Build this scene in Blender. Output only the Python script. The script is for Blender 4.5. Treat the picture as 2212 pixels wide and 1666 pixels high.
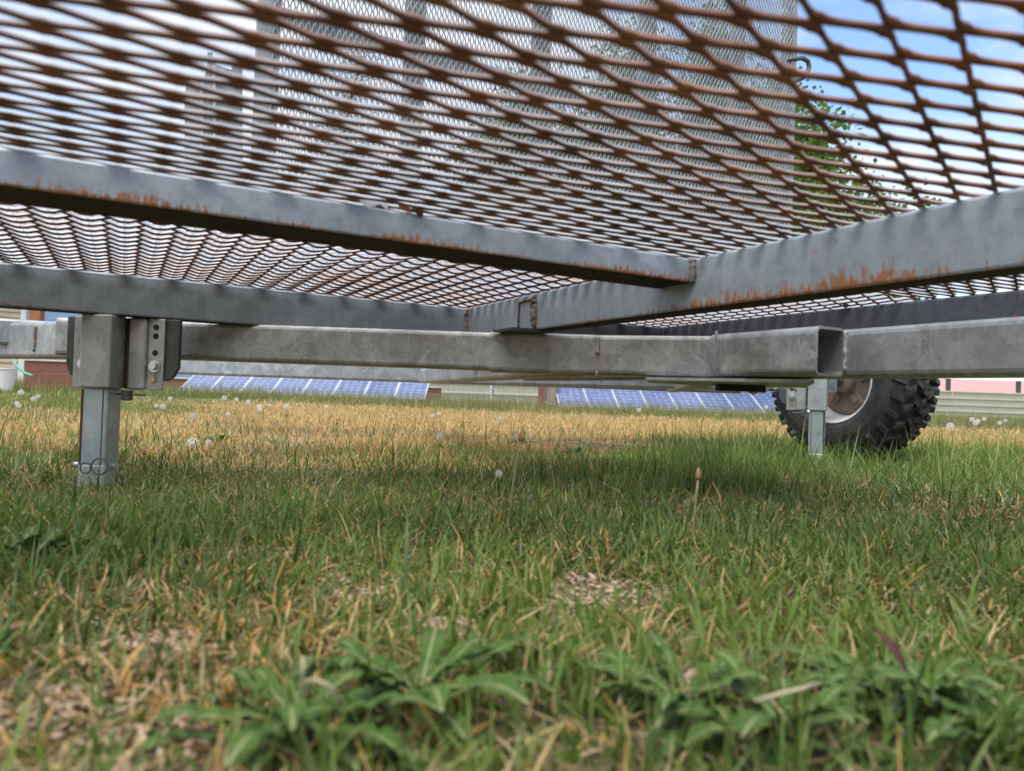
import bpy, bmesh, math, random
import numpy as np
from mathutils import Vector, Matrix, noise as mnoise

for o in list(bpy.data.objects):
    bpy.data.objects.remove(o, do_unlink=True)
scene = bpy.context.scene
COL = scene.collection
R = math.radians
random.seed(7)
rng = np.random.default_rng(11)

# ------------------------------------------------------------------ camera
CAM_Z = 0.20
PITCH, ROLL = R(0.94), R(2.0)
FPX = 1547.0                      # focal length in pixels of a 2212 x 1666 picture
fw = Vector((0, math.cos(PITCH), math.sin(PITCH)))
r0 = Vector((1, 0, 0)); u0 = Vector((0, -math.sin(PITCH), math.cos(PITCH)))
rt = r0*math.cos(ROLL) + u0*math.sin(ROLL)
up = -r0*math.sin(ROLL) + u0*math.cos(ROLL)
cd = bpy.data.cameras.new('camera'); cam = bpy.data.objects.new('camera', cd)
COL.objects.link(cam)
m = Matrix.Identity(4)
for i in range(3):
    m[i][0], m[i][1], m[i][2] = rt[i], up[i], -fw[i]
m[2][3] = CAM_Z
cam.matrix_world = m
cd.sensor_fit = 'HORIZONTAL'; cd.sensor_width = 36
cd.lens = 36*FPX/2212
cd.clip_start = 0.02; cd.clip_end = 9000
cd.dof.use_dof = True; cd.dof.focus_distance = 2.0; cd.dof.aperture_fstop = 6.0
scene.camera = cam

def P(px, py, s):
    """pixel of the 2212 x 1666 view of the photo -> world point at depth s"""
    d = fw + rt*((px-1106)/FPX) - up*((py-833)/FPX)
    return Vector((0, 0, CAM_Z)) + d*s
def G(px, py, z=0.0):
    """pixel -> point on the ground"""
    d = fw + rt*((px-1106)/FPX) - up*((py-833)/FPX)
    t = (z-CAM_Z)/d.z
    return Vector((0, 0, CAM_Z)) + d*t

# ------------------------------------------------------------------ sky, sun, exposure
SUN_EL, SUN_AZ = R(66), R(205)     # azimuth clockwise from +Y (high up behind the camera, veiled by thin cloud)
w = bpy.data.worlds.new('World'); scene.world = w; w.use_nodes = True
nt = w.node_tree; nt.nodes.clear()
def N(t, tree=None, **k):
    n = (tree or nt).nodes.new(t)
    for a, b in k.items(): setattr(n, a, b)
    return n
sky = N('ShaderNodeTexSky', sky_type='NISHITA'); sky.sun_disc = False
sky.sun_elevation = SUN_EL; sky.sun_rotation = SUN_AZ
sky.air_density = 1.0; sky.dust_density = 0.4; sky.ozone_density = 3.0
tc = N('ShaderNodeTexCoord'); sep = N('ShaderNodeSeparateXYZ'); nt.links.new(tc.outputs['Generated'], sep.inputs[0])
mx = N('ShaderNodeMath', operation='MAXIMUM'); nt.links.new(sep.outputs['Z'], mx.inputs[0]); mx.inputs[1].default_value = 0.0
ad = N('ShaderNodeMath', operation='ADD'); nt.links.new(mx.outputs[0], ad.inputs[0]); ad.inputs[1].default_value = 0.16
dx = N('ShaderNodeMath', operation='DIVIDE'); nt.links.new(sep.outputs['X'], dx.inputs[0]); nt.links.new(ad.outputs[0], dx.inputs[1])
dy = N('ShaderNodeMath', operation='DIVIDE'); nt.links.new(sep.outputs['Y'], dy.inputs[0]); nt.links.new(ad.outputs[0], dy.inputs[1])
cb = N('ShaderNodeCombineXYZ'); nt.links.new(dx.outputs[0], cb.inputs[0]); nt.links.new(dy.outputs[0], cb.inputs[1])
mp = N('ShaderNodeMapping'); nt.links.new(cb.outputs[0], mp.inputs[0])
mp.inputs['Location'].default_value = (0.4, 2.9, 0); mp.inputs['Rotation'].default_value = (0, 0, R(25)); mp.inputs['Scale'].default_value = (0.8, 1.5, 1)
nz = N('ShaderNodeTexNoise'); nt.links.new(mp.outputs[0], nz.inputs['Vector'])
nz.inputs['Scale'].default_value = 1.1; nz.inputs['Detail'].default_value = 9; nz.inputs['Roughness'].default_value = 0.6; nz.inputs['Distortion'].default_value = 0.6
rp = N('ShaderNodeValToRGB'); nt.links.new(nz.outputs['Fac'], rp.inputs[0])
rp.color_ramp.elements[0].position = 0.36; rp.color_ramp.elements[0].color = (0, 0, 0, 1)
rp.color_ramp.elements[1].position = 0.60; rp.color_ramp.elements[1].color = (1, 1, 1, 1)
mix = N('ShaderNodeMixRGB'); nt.links.new(rp.outputs[0], mix.inputs[0]); nt.links.new(sky.outputs[0], mix.inputs[1])
mix.inputs[2].default_value = (3.3, 3.33, 3.45, 1)
bg = N('ShaderNodeBackground'); nt.links.new(mix.outputs[0], bg.inputs[0]); bg.inputs[1].default_value = 0.11
wo = N('ShaderNodeOutputWorld'); nt.links.new(bg.outputs[0], wo.inputs[0])

sl = bpy.data.lights.new('sun', 'SUN'); sl.energy = 1.5; sl.angle = R(40); sl.color = (1, 0.95, 0.88)
so = bpy.data.objects.new('sun', sl); COL.objects.link(so)
sd = Vector((math.sin(SUN_AZ)*math.cos(SUN_EL), math.cos(SUN_AZ)*math.cos(SUN_EL), math.sin(SUN_EL)))
so.rotation_euler = sd.to_track_quat('Z', 'Y').to_euler(); so.location = sd*30
scene.view_settings.view_transform = 'Standard'; scene.view_settings.look = 'None'
scene.view_settings.exposure = 1.6; scene.view_settings.gamma = 1.0
scene.render.engine = 'CYCLES'
scene.cycles.max_bounces = 8; scene.cycles.transparent_max_bounces = 16

# ------------------------------------------------------------------ material helpers
def mat(name, col=(0.5, 0.5, 0.5), rough=0.6, metal=0.0, spec=0.5):
    M = bpy.data.materials.new(name); M.use_nodes = True
    b = M.node_tree.nodes['Principled BSDF']
    b.inputs['Base Color'].default_value = (*col, 1); b.inputs['Roughness'].default_value = rough
    b.inputs['Metallic'].default_value = metal; b.inputs['Specular IOR Level'].default_value = spec
    return M
class NB:
    """small node-building helper on one material"""
    def __init__(s, M): s.t = M.node_tree; s.b = s.t.nodes['Principled BSDF']
    def n(s, ty, **k): return N(ty, s.t, **k)
    def l(s, a, b): s.t.links.new(a, b)
    def coord(s, kind='Object'):
        return s.n('ShaderNodeTexCoord').outputs[kind]
    def noise(s, vec, scale, detail=4, rough=0.55, dist=0.0):
        n = s.n('ShaderNodeTexNoise'); s.l(vec, n.inputs['Vector'])
        n.inputs['Scale'].default_value = scale; n.inputs['Detail'].default_value = detail
        n.inputs['Roughness'].default_value = rough; n.inputs['Distortion'].default_value = dist
        return n.outputs['Fac']
    def ramp(s, fac, *stops):
        n = s.n('ShaderNodeValToRGB'); s.l(fac, n.inputs[0]); e = n.color_ramp.elements
        while len(e) < len(stops): e.new(0.5)
        for k, (p, c) in enumerate(stops):
            e[k].position = p; e[k].color = (*c, 1) if len(c) == 3 else c
        return n.outputs[0]
    def mix(s, fac, a, b, mode='MIX'):
        n = s.n('ShaderNodeMixRGB', blend_type=mode)
        for sock, v in ((n.inputs[0], fac), (n.inputs[1], a), (n.inputs[2], b)):
            if isinstance(v, (int, float)): sock.default_value = v
            elif isinstance(v, tuple): sock.default_value = (*v, 1)
            else: s.l(v, sock)
        return n.outputs[0]
    def math(s, op, a, b=0.0, c=None):
        n = s.n('ShaderNodeMath', operation=op)
        for k, v in enumerate((a, b) if c is None else (a, b, c)):
            if isinstance(v, (int, float)): n.inputs[k].default_value = v
            else: s.l(v, n.inputs[k])
        return n.outputs[0]
    def bump(s, h, strength=0.3, dist=0.002):
        n = s.n('ShaderNodeBump'); n.inputs['Strength'].default_value = strength; n.inputs['Distance'].default_value = dist
        s.l(h, n.inputs['Height']); s.l(n.outputs[0], s.b.inputs['Normal'])
    def sepz(s, vec):
        n = s.n('ShaderNodeSeparateXYZ'); s.l(vec, n.inputs[0]); return n.outputs
    def scalev(s, vec, sc):
        n = s.n('ShaderNodeMapping'); s.l(vec, n.inputs[0]); n.inputs['Scale'].default_value = sc; return n.outputs[0]

RUST_A, RUST_B = (0.20, 0.080, 0.030), (0.40, 0.16, 0.055)
def grey_paint(name, zlow, zhigh, base=(0.35, 0.39, 0.425), amount=0.5):
    """dull grey steel; rust creeps up from its lower edge and sits in scattered spots"""
    M = mat(name, base, 0.42, 0.35); B = NB(M); v = B.coord()
    big = B.noise(v, 5, 5, 0.6); fine = B.noise(v, 70, 4, 0.6)
    c = B.mix(B.ramp(big, (0.3, (0, 0, 0)), (0.7, (1, 1, 1))), tuple(x*0.78 for x in base), tuple(x*1.15 for x in base))
    c = B.mix(B.ramp(fine, (0.45, (0, 0, 0)), (0.8, (1, 1, 1))), c, tuple(x*0.7 for x in base))
    c = B.mix(B.math('MULTIPLY', B.ramp(B.noise(B.scalev(v, (26, 26, 3.5)), 2.0, 4, 0.6), (0.45, (0, 0, 0)), (0.75, (1, 1, 1))), 0.35), c, tuple(min(1, x*1.45) for x in base))
    c = B.mix(B.ramp(B.noise(v, 260, 2, 0.5), (0.69, (0, 0, 0)), (0.78, (0.7, 0.7, 0.7))), c, (0.11, 0.09, 0.075))
    z = B.sepz(v)[2]
    # height above the low edge 0..1
    h = B.math('DIVIDE', B.math('SUBTRACT', z, zlow), zhigh-zlow)
    st = B.scalev(v, (70, 70, 22)); drip = B.noise(st, 2.4, 5, 0.7); reg = B.noise(v, 2.3, 3, 0.6)
    k = B.math('ADD', B.math('MULTIPLY', B.math('SUBTRACT', 1.0, h), 0.50), B.math('MULTIPLY', drip, 0.62))
    k = B.math('MULTIPLY', B.math('ADD', k, B.math('ADD', B.math('MULTIPLY', reg, amount*1.9), -0.45*amount)), 0.8)
    mask = B.ramp(k, (0.80, (0, 0, 0)), (0.87, (1, 1, 1)))
    sp = B.ramp(B.noise(v, 46, 3, 0.5), (0.69, (0, 0, 0)), (0.73, (1, 1, 1)))
    sp = B.mix(1.0, sp, B.ramp(reg, (0.45, (0, 0, 0)), (0.6, (1, 1, 1))), 'MULTIPLY')
    mask = B.mix(1.0, mask, sp, 'ADD')
    rust = B.mix(B.noise(v, 120, 3), RUST_A, RUST_B)
    B.l(B.mix(mask, c, rust), B.b.inputs['Base Color'])
    B.l(B.ramp(mask, (0, (0.42,)*3), (1, (0.9,)*3)), B.b.inputs['Roughness'])
    B.l(B.ramp(mask, (0, (0.35,)*3), (1, (0.0,)*3)), B.b.inputs['Metallic'])
    B.bump(B.mix(0.5, fine, mask), 0.25, 0.0015)
    return M
def galvanised(name, base=(0.44, 0.445, 0.435), scale=44, metal=0.55, rough=0.45, dirt=0.5):
    M = mat(name, base, rough, metal); B = NB(M); v = B.coord()
    wob = B.n('ShaderNodeVectorMath', operation='ADD'); nn = B.n('ShaderNodeTexNoise'); B.l(v, nn.inputs['Vector']); nn.inputs['Scale'].default_value = scale*1.3; nn.inputs['Detail'].default_value = 3
    sc = B.n('ShaderNodeVectorMath', operation='SCALE'); B.l(nn.outputs['Color'], sc.inputs[0]); sc.inputs['Scale'].default_value = 0.045
    B.l(v, wob.inputs[0]); B.l(sc.outputs[0], wob.inputs[1])
    vo = B.n('ShaderNodeTexVoronoi'); B.l(wob.outputs[0], vo.inputs['Vector']); vo.inputs['Scale'].default_value = scale
    s1 = B.sepz(vo.outputs['Color'])[0]
    vo2 = B.n('ShaderNodeTexVoronoi'); B.l(wob.outputs[0], vo2.inputs['Vector']); vo2.inputs['Scale'].default_value = scale*2.6
    s1 = B.math('ADD', B.math('MULTIPLY', s1, 0.5), B.math('ADD', B.math('MULTIPLY', B.sepz(vo2.outputs['Color'])[0], 0.22), B.math('MULTIPLY', B.noise(v, scale*0.7, 5, 0.6), 0.45)))
    c = B.ramp(s1, (0.15, tuple(x*0.68 for x in base)), (0.55, base), (0.95, tuple(min(1, x*1.35) for x in base)))
    d = B.noise(v, 7, 6, 0.65)
    c = B.mix(B.math('MULTIPLY', B.ramp(d, (0.42, (0, 0, 0)), (0.68, (1, 1, 1))), dirt), c, (0.13, 0.12, 0.10))
    c = B.mix(B.math('MULTIPLY', B.ramp(B.noise(v, 15, 4), (0.55, (0, 0, 0)), (0.75, (1, 1, 1))), 0.35), c, (0.42, 0.36, 0.27))
    c = B.mix(B.math('MULTIPLY', B.ramp(B.noise(v, 2.1, 4, 0.6), (0.40, (0, 0, 0)), (0.65, (1, 1, 1))), 0.45), c, tuple(x*0.62 for x in base))
    c = B.mix(B.math('MULTIPLY', B.ramp(B.noise(B.scalev(v, (50, 50, 6)), 2.0, 3, 0.6), (0.56, (0, 0, 0)), (0.72, (1, 1, 1))), 0.30), c, (0.62, 0.63, 0.62))
    c = B.mix(B.ramp(B.noise(v, 210, 2, 0.5), (0.67, (0, 0, 0)), (0.74, (1, 1, 1))), c, tuple(x*0.5 for x in base))
    B.l(c, B.b.inputs['Base Color'])
    B.l(B.ramp(B.noise(v, 30, 4), (0.3, (rough-0.1,)*3), (0.7, (rough+0.15,)*3)), B.b.inputs['Roughness'])
    B.bump(B.noise(v, 160, 3), 0.12, 0.001)
    return M
def rusty(name, a=RUST_A, b=RUST_B, rough=0.9, sc=60):
    M = mat(name, a, rough); B = NB(M); v = B.coord()
    c = B.mix(B.ramp(B.noise(v, sc, 5, 0.65), (0.35, (0, 0, 0)), (0.7, (1, 1, 1))), a, b)
    c = B.mix(B.ramp(B.noise(v, 9, 3), (0.4, (0, 0, 0)), (0.7, (1, 1, 1))), c, tuple(x*0.55 for x in a))
    B.l(c, B.b.inputs['Base Color']); B.bump(B.noise(v, sc*4, 3), 0.4, 0.001)
    return M
def speck(name, a, b, sc=20, rough=0.7, metal=0.0, bump=0.2, stretch=(1, 1, 1)):
    M = mat(name, a, rough, metal); B = NB(M); v = B.scalev(B.coord(), stretch)
    f = B.noise(v, sc, 6, 0.65)
    B.l(B.mix(B.ramp(f, (0.3, (0, 0, 0)), (0.7, (1, 1, 1))), a, b), B.b.inputs['Base Color'])
    if bump: B.bump(f, bump, 0.004)
    return M
MT = {}
ZD = CAM_Z + 0.21                  # top of the deck frame
MT['beam_a'] = grey_paint('grey steel thin beam', ZD-0.036, ZD, amount=0.56)
MT['beam_b'] = grey_paint('grey steel deep beam', ZD-0.080, ZD, (0.34, 0.385, 0.43), 0.36)
MT['rail'] = grey_paint('grey steel rail', ZD-0.0745, ZD, (0.36, 0.40, 0.43), 0.52)
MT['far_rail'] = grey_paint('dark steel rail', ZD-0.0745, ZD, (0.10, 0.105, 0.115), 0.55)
MT['galv'] = galvanised('galvanised tube')
MT['galv_far'] = galvanised('galvanised tube crisp', (0.40, 0.42, 0.43), 34, 0.6, 0.35, 0.15)
MT['galv_gate'] = galvanised('galvanised gate', (0.27, 0.29, 0.30), 22, 0.3, 0.5, 0.15)
MT['plate'] = galvanised('zinc plate', (0.42, 0.43, 0.41), 16, 0.35, 0.45, 0.2)
MT['leg'] = galvanised('zinc leg', (0.44, 0.46, 0.44), 14, 0.35, 0.42, 0.3)
B = NB(MT['leg']); v = B.coord(); src = B.b.inputs['Base Color'].links[0].from_socket
vo = B.n('ShaderNodeTexVoronoi'); B.l(v, vo.inputs['Vector']); vo.inputs['Scale'].default_value = 42
rr = B.sepz(vo.outputs['Color'])
k = B.math('MULTIPLY', B.math('LESS_THAN', vo.outputs['Distance'], B.math('MULTIPLY', rr[1], 0.42)), B.math('GREATER_THAN', rr[0], 0.55))
B.l(B.mix(B.math('MULTIPLY', k, 0.55), src, (0.20, 0.27, 0.22)), B.b.inputs['Base Color'])
MT['leg_in'] = galvanised('zinc inner leg', (0.40, 0.46, 0.47), 12, 0.4, 0.4, 0.35)
MT['rust_dark'] = rusty('dark rust', (0.06, 0.03, 0.018), (0.14, 0.06, 0.03))
MT['rust_mesh'] = rusty('rusty mesh underside', (0.16, 0.070, 0.040), (0.34, 0.135, 0.062), 0.85, 30)
MT['rust'] = rusty('orange rust')
MT['dark_under'] = rusty('blackish beam underside', (0.018, 0.014, 0.010), (0.045, 0.030, 0.018))  # near-black brown for the downward-facing faces of beams and rails
MT['weld'] = rusty('weld bead', (0.20, 0.19, 0.17), (0.30, 0.17, 0.09), 0.7, 90)
MT['darksteel'] = speck('dark steel', (0.06, 0.062, 0.065), (0.11, 0.11, 0.11), 30, 0.5, 0.4)
MT['black'] = mat('black hollow', (0.012, 0.012, 0.012), 0.8)
MT['bolt'] = mat('zinc bolt', (0.62, 0.63, 0.63), 0.28, 0.9)
MT['brass'] = mat('brass bolt', (0.55, 0.42, 0.20), 0.4, 0.8)
# upper faces of the deck mesh: worn zinc with rust patches
MT['mesh_top'] = mat('worn zinc mesh face', (0.5, 0.52, 0.54), 0.45, 0.3)
B = NB(MT['mesh_top']); v = B.coord()
k = B.ramp(B.noise(v, 3.2, 5, 0.6), (0.50, (0, 0, 0)), (0.66, (1, 1, 1)))
c = B.mix(B.noise(v, 25, 4), (0.33, 0.35, 0.37), (0.48, 0.49, 0.50))
c = B.mix(B.math('MULTIPLY', k, 0.55), c, (0.50, 0.27, 0.13))
k2 = B.ramp(B.noise(v, 95, 3), (0.66, (0, 0, 0)), (0.72, (1, 1, 1)))
B.l(B.mix(B.math('MULTIPLY', k2, 0.7), c, RUST_B), B.b.inputs['Base Color'])

# lower edges of the front sheet: rust over most of it, worn zinc left towards the middle of the deck
MT['mesh_edge'] = rusty('rusty edge turning to zinc', (0.16, 0.070, 0.040), (0.34, 0.135, 0.062), 0.8, 30)
B = NB(MT['mesh_edge']); v = B.coord(); src = B.b.inputs['Base Color'].links[0].from_socket
k = B.math('ADD', B.sepz(v)[1], B.math('MULTIPLY', B.noise(v, 8, 4), 0.5))
B.l(B.mix(B.ramp(B.math('ADD', k, 1.0), (0.42, (0, 0, 0)), (0.80, (1, 1, 1))), src, (0.40, 0.41, 0.42)), B.b.inputs['Base Color'])

# ------------------------------------------------------------------ geometry helpers
ROOTM = {}
def tag(o, label=None, cat=None, group=None, kind=None):
    if label: o['label'] = label
    if cat: o['category'] = cat
    if group: o['group'] = group
    if kind: o['kind'] = kind
    return o
def thing(name, label, cat, loc=(0, 0, 0), rz=0.0, group=None):
    o = bpy.data.objects.new(name, None); COL.objects.link(o); o.empty_display_size = 0.1
    o.location = loc; o.rotation_euler = (0, 0, rz)
    ROOTM[o] = Matrix.Translation(loc) @ Matrix.Rotation(rz, 4, 'Z')
    return tag(o, label, cat, group)
def link(name, me, parent=None):
    o = bpy.data.objects.new(name, me); COL.objects.link(o)
    if parent is not None: o.parent = parent
    return o
def finish(name, bm, mats, parent=None, local=False, smooth=False, bevel=0.0, segs=2, longonly=False):
    """bmesh in world coordinates -> one object under parent"""
    if bevel:
        ge = list(bm.edges)
        if longonly:
            mxl = max(e.calc_length() for e in ge); ge = [e for e in ge if e.calc_length() > 0.6*mxl]
        bmesh.ops.bevel(bm, geom=ge, offset=bevel, segments=segs, profile=0.5, affect='EDGES')
    bmesh.ops.recalc_face_normals(bm, faces=bm.faces)
    if parent is not None and not local:
        bm.transform(ROOTM[parent].inverted())
    if smooth:
        for f in bm.faces: f.smooth = True
    me = bpy.data.meshes.new(name); bm.to_mesh(me); bm.free()
    for M in (mats if isinstance(mats, (list, tuple)) else [mats]): me.materials.append(M)
    o = link(name, me, parent)
    if parent is not None: ROOTM[o] = ROOTM[parent]
    return o
def box8(bm, p):
    """p: 8 points, bottom loop then top loop"""
    v = [bm.verts.new(q) for q in p]
    for f in ((0, 3, 2, 1), (4, 5, 6, 7), (0, 1, 5, 4), (1, 2, 6, 5), (2, 3, 7, 6), (3, 0, 4, 7)):
        bm.faces.new([v[i] for i in f])
    return v
def bar(bm, a, b, wdir, width, z0, z1):
    """a box from a to b (xy), its width grows along wdir from the line a-b, between z0 and z1"""
    a, b, wv = Vector(a).to_3d(), Vector(b).to_3d(), Vector(wdir).to_3d()*width
    q = [a, b, b+wv, a+wv]
    return box8(bm, [Vector((t.x, t.y, z0)) for t in q]+[Vector((t.x, t.y, z1)) for t in q])
def boxf(bm, o, ex, ey, ez, x, y, z):
    """box in the frame (o; ex, ey, ez): ranges x, y, z"""
    pts = []
    for zz in z:
        for (i, j) in ((0, 0), (1, 0), (1, 1), (0, 1)):
            pts.append(o+ex*x[i]+ey*y[j]+ez*zz)
    return box8(bm, pts)
def cyl(bm, a, b, r1, r2=None, n=14, cap=True):
    a, b = Vector(a), Vector(b); r2 = r1 if r2 is None else r2
    d = (b-a).normalized(); q = d.orthogonal().normalized(); s = d.cross(q)
    A = [bm.verts.new(a+(q*math.cos(t)+s*math.sin(t))*r1) for t in [2*math.pi*i/n for i in range(n)]]
    Bv = [bm.verts.new(b+(q*math.cos(t)+s*math.sin(t))*r2) for t in [2*math.pi*i/n for i in range(n)]]
    for i in range(n): bm.faces.new((A[i], A[(i+1) % n], Bv[(i+1) % n], Bv[i]))
    if cap: bm.faces.new(A[::-1]); bm.faces.new(Bv)
def tube(bm, pts, rad, n=8):
    """round tube through points; rad a number or a list"""
    pts = [Vector(p) for p in pts]; rings = []
    rad = rad if isinstance(rad, (list, tuple)) else [rad]*len(pts)
    ref = None
    for i, p in enumerate(pts):
        d = (pts[min(i+1, len(pts)-1)]-pts[max(i-1, 0)]).normalized()
        q = d.orthogonal().normalized() if ref is None else (ref-d*ref.dot(d)).normalized()
        ref = q; s = d.cross(q)
        rings.append([bm.verts.new(p+(q*math.cos(t)+s*math.sin(t))*rad[i]) for t in [2*math.pi*k/n for k in range(n)]])
    for A, Bv in zip(rings, rings[1:]):
        for k in range(n): bm.faces.new((A[k], A[(k+1) % n], Bv[(k+1) % n], Bv[k]))
    bm.faces.new(rings[0][::-1]); bm.faces.new(rings[-1])
def prism(bm, poly, dirv):
    dirv = Vector(dirv); A = [bm.verts.new(Vector(p)) for p in poly]; Bv = [bm.verts.new(Vector(p)+dirv) for p in poly]
    bm.faces.new(A); bm.faces.new(Bv[::-1]); n = len(A)
    for i in range(n): bm.faces.new((A[i], Bv[i], Bv[(i+1) % n], A[(i+1) % n]))
def new(): return bmesh.new()
def mesh_np(name, verts, faces, mats, parent=None, midx=None, col=None, smooth=False):
    """faces: (n,3) or (n,4) array"""
    me = bpy.data.meshes.new(name); k = faces.shape[1]
    me.vertices.add(len(verts)); me.vertices.foreach_set('co', np.ascontiguousarray(verts, np.float32).ravel())
    me.loops.add(faces.size); me.loops.foreach_set('vertex_index', np.ascontiguousarray(faces, np.int32).ravel())
    me.polygons.add(len(faces)); me.polygons.foreach_set('loop_start', np.arange(0, faces.size, k, dtype=np.int32))
    if midx is not None: me.polygons.foreach_set('material_index', np.ascontiguousarray(midx, np.int32))
    if smooth: me.polygons.foreach_set('use_smooth', np.ones(len(faces), bool))
    for M in (mats if isinstance(mats, (list, tuple)) else [mats]): me.materials.append(M)
    if col is not None:
        a = me.color_attributes.new('col', 'FLOAT_COLOR', 'POINT')
        a.data.foreach_set('color', np.ascontiguousarray(np.c_[col, np.ones(len(col))], np.float32).ravel())
    me.update(); me.validate()
    return link(name, me, parent)

# ================================================================== THE SETTING
def smooth(a, b, x): t = np.clip((x-a)/(b-a), 0, 1); return t*t*(3-2*t)
_ph = rng.uniform(0, 6.28, (24, 3)); _fr = rng.normal(0, 1, (24, 2))
def field(x, y, sc, k0=0):
    """cheap smooth noise in about -1..1"""
    r = 0
    for i in range(8):
        f = _fr[(i+k0) % 24]*sc*(1+0.35*i)
        r = r + np.sin(x*f[0]+y*f[1]+_ph[(i+k0) % 24, 0])/(1+0.25*i)
    return r/3.0
def ground_z(x, y):
    return 0.010*field(x, y, 1.6, 3)*smooth(0.2, 1.5, y) + 0.05*smooth(4, 12, y)*smooth(1.0, -5, x)
gm = mat('soil', (0.16, 0.115, 0.075), 0.95); B = NB(gm); v = B.coord()
f1 = B.noise(v, 2.2, 6, 0.65); f2 = B.noise(v, 55, 5, 0.7)
c = B.mix(f2, (0.05, 0.037, 0.024), (0.20, 0.145, 0.09))
c = B.mix(B.ramp(f1, (0.42, (0, 0, 0)), (0.6, (1, 1, 1))), c, (0.20, 0.16, 0.08))
pos = B.sepz(v)[1]
c = B.mix(B.ramp(B.math('DIVIDE', pos, 40.0), (0.25, (0, 0, 0)), (0.6, (1, 1, 1))), c, (0.12, 0.14, 0.05))
B.l(c, B.b.inputs['Base Color']); B.bump(f2, 0.8, 0.01)
gx = np.unique(np.r_[np.linspace(-900, -40, 14), np.linspace(-40, -6, 18), np.linspace(-6, 6, 90), np.linspace(6, 40, 18), np.linspace(40, 900, 14)])
gy = np.unique(np.r_[np.linspace(-900, -5, 10), np.linspace(-5, 0, 8), np.linspace(0, 5, 60), np.linspace(5, 40, 36), np.linspace(40, 4000, 14)])
XX, YY = np.meshgrid(gx, gy); ZZ = ground_z(XX, YY)
V = np.c_[XX.ravel(), YY.ravel(), ZZ.ravel()]; nx, ny = len(gx), len(gy)
ii, jj = np.meshgrid(np.arange(nx-1), np.arange(ny-1)); q = (jj*nx+ii).ravel()
tag(mesh_np('ground', V, np.c_[q, q+1, q+nx+1, q+nx], gm, smooth=True), 'lawn soil', None, None, 'structure')

# forested mountain far off on the left
hm = speck('haze-blue forest', (0.06, 0.10, 0.17), (0.10, 0.15, 0.23), 0.02, 0.95, 0, 0)  # the blue of distant haze is put into the forest's base colour
az = np.linspace(-75, 8, 120); vs = []; D0 = 3600.0
for i, a in enumerate(az):
    hgt = 360*max(0, math.sin(math.pi*(a+75)/83))**0.6*(0.82+0.22*math.sin(a*0.31)+0.10*math.sin(a*0.83+1)+0.03*math.sin(a*3.1))
    for d, hh in ((D0-900, -3), (D0-450, hgt*0.45), (D0, hgt), (D0+600, -3)):
        vs.append((math.sin(R(a))*d, math.cos(R(a))*d, hh))
vs = np.array(vs); fs = []
for i in range(len(az)-1):
    for k in range(3): fs.append((i*4+k, (i+1)*4+k, (i+1)*4+k+1, i*4+k+1))
tag(mesh_np('mountain', vs, np.array(fs), hm, smooth=True), 'haze-blue forested mountain far behind the yard', None, None, 'structure')

# ================================================================== THE TRAILER
TH = R(28.5)
TR = thing('utility_trailer', 'galvanised utility trailer with rusty expanded mesh deck, seen from underneath', 'trailer', (0.35, 1.45, 0), TH)
EA = Vector((math.cos(TH), math.sin(TH), 0)); EC = Vector((-math.sin(TH), math.cos(TH), 0)); EZ = Vector((0, 0, 1))
def T(a, c, z=0.0): return EA*a + EC*c + EZ*z
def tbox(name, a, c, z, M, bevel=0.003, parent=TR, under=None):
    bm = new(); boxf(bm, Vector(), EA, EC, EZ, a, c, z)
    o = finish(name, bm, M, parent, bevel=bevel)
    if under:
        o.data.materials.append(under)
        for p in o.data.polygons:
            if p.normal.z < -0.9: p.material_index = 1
    return o

# ---- raised expanded metal
def expanded(LWD, SWD, w, t, tau, nk_a, nk_c, knot, seg, edge=False):
    """strands in plane coords: a along the long way, c along the short way, z up. Returns verts, quads, material index"""
    ct, st = math.cos(tau), math.sin(tau)
    u = np.linspace(0, 1, seg+1)
    # along a: half a knot flat, diagonal, half a knot flat
    aa = np.r_[0.0, knot/2 + (LWD/2-knot)*u, LWD/2]
    e = u*u*(3-2*u)*0.35+u*0.65
    cc = np.r_[0.0, e, 1.0]
    c0, c1 = 0.6*w*ct, SWD/2-0.6*w*ct
    z0, z1 = 0.6*w*st, -0.6*w*st
    if seg == 0: aa, cc = np.array([0.0, LWD/2]), np.array([0.0, 1.0])
    n = len(aa)
    base = np.zeros((n, 4, 3))
    for k in range(n):
        cen = np.array([aa[k], c0+(c1-c0)*cc[k], z0+(z1-z0)*cc[k]])
        wf = 1.25-0.50*max(0.0, math.sin(math.pi*aa[k]/(LWD/2)))**0.8
        W = np.array([0, ct, st])*w*wf/2; H = np.array([0, -st, ct])*t/2
        base[k] = [cen-W-H, cen+W-H, cen+W+H, cen-W+H]
    quads, mi = [], []
    for k in range(n-1):
        for s in range(4):
            s2 = (s+1) % 4
            quads.append((k*4+s, (k+1)*4+s, (k+1)*4+s2, k*4+s2)); mi.append(1 if s == 2 else 2 if s == 3 and edge else 0)
    base = base.reshape(-1, 3); quads = np.array(quads)
    mir = base.copy(); mir[:, 0] *= -1; quadm = quads[:, ::-1]
    offs = []
    for j in range(nk_c):
        for i in range(nk_a):
            offs.append(((i+0.5*(j % 2))*LWD, j*SWD/2, 0))
    offs = np.array(offs)
    nv = len(base); V, F, Mi = [], [], []
    for bb, qq in ((base, quads), (mir, quadm)):
        V.append((bb[None]+offs[:, None]).reshape(-1, 3))
        F.append((qq[None]+(np.arange(len(offs))*nv)[:, None, None]).reshape(-1, 4))
        Mi.append(np.tile(mi, len(offs)))
    return np.vstack(V), np.vstack([F[0], F[1]+len(V[0])]), np.hstack(Mi)
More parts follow.
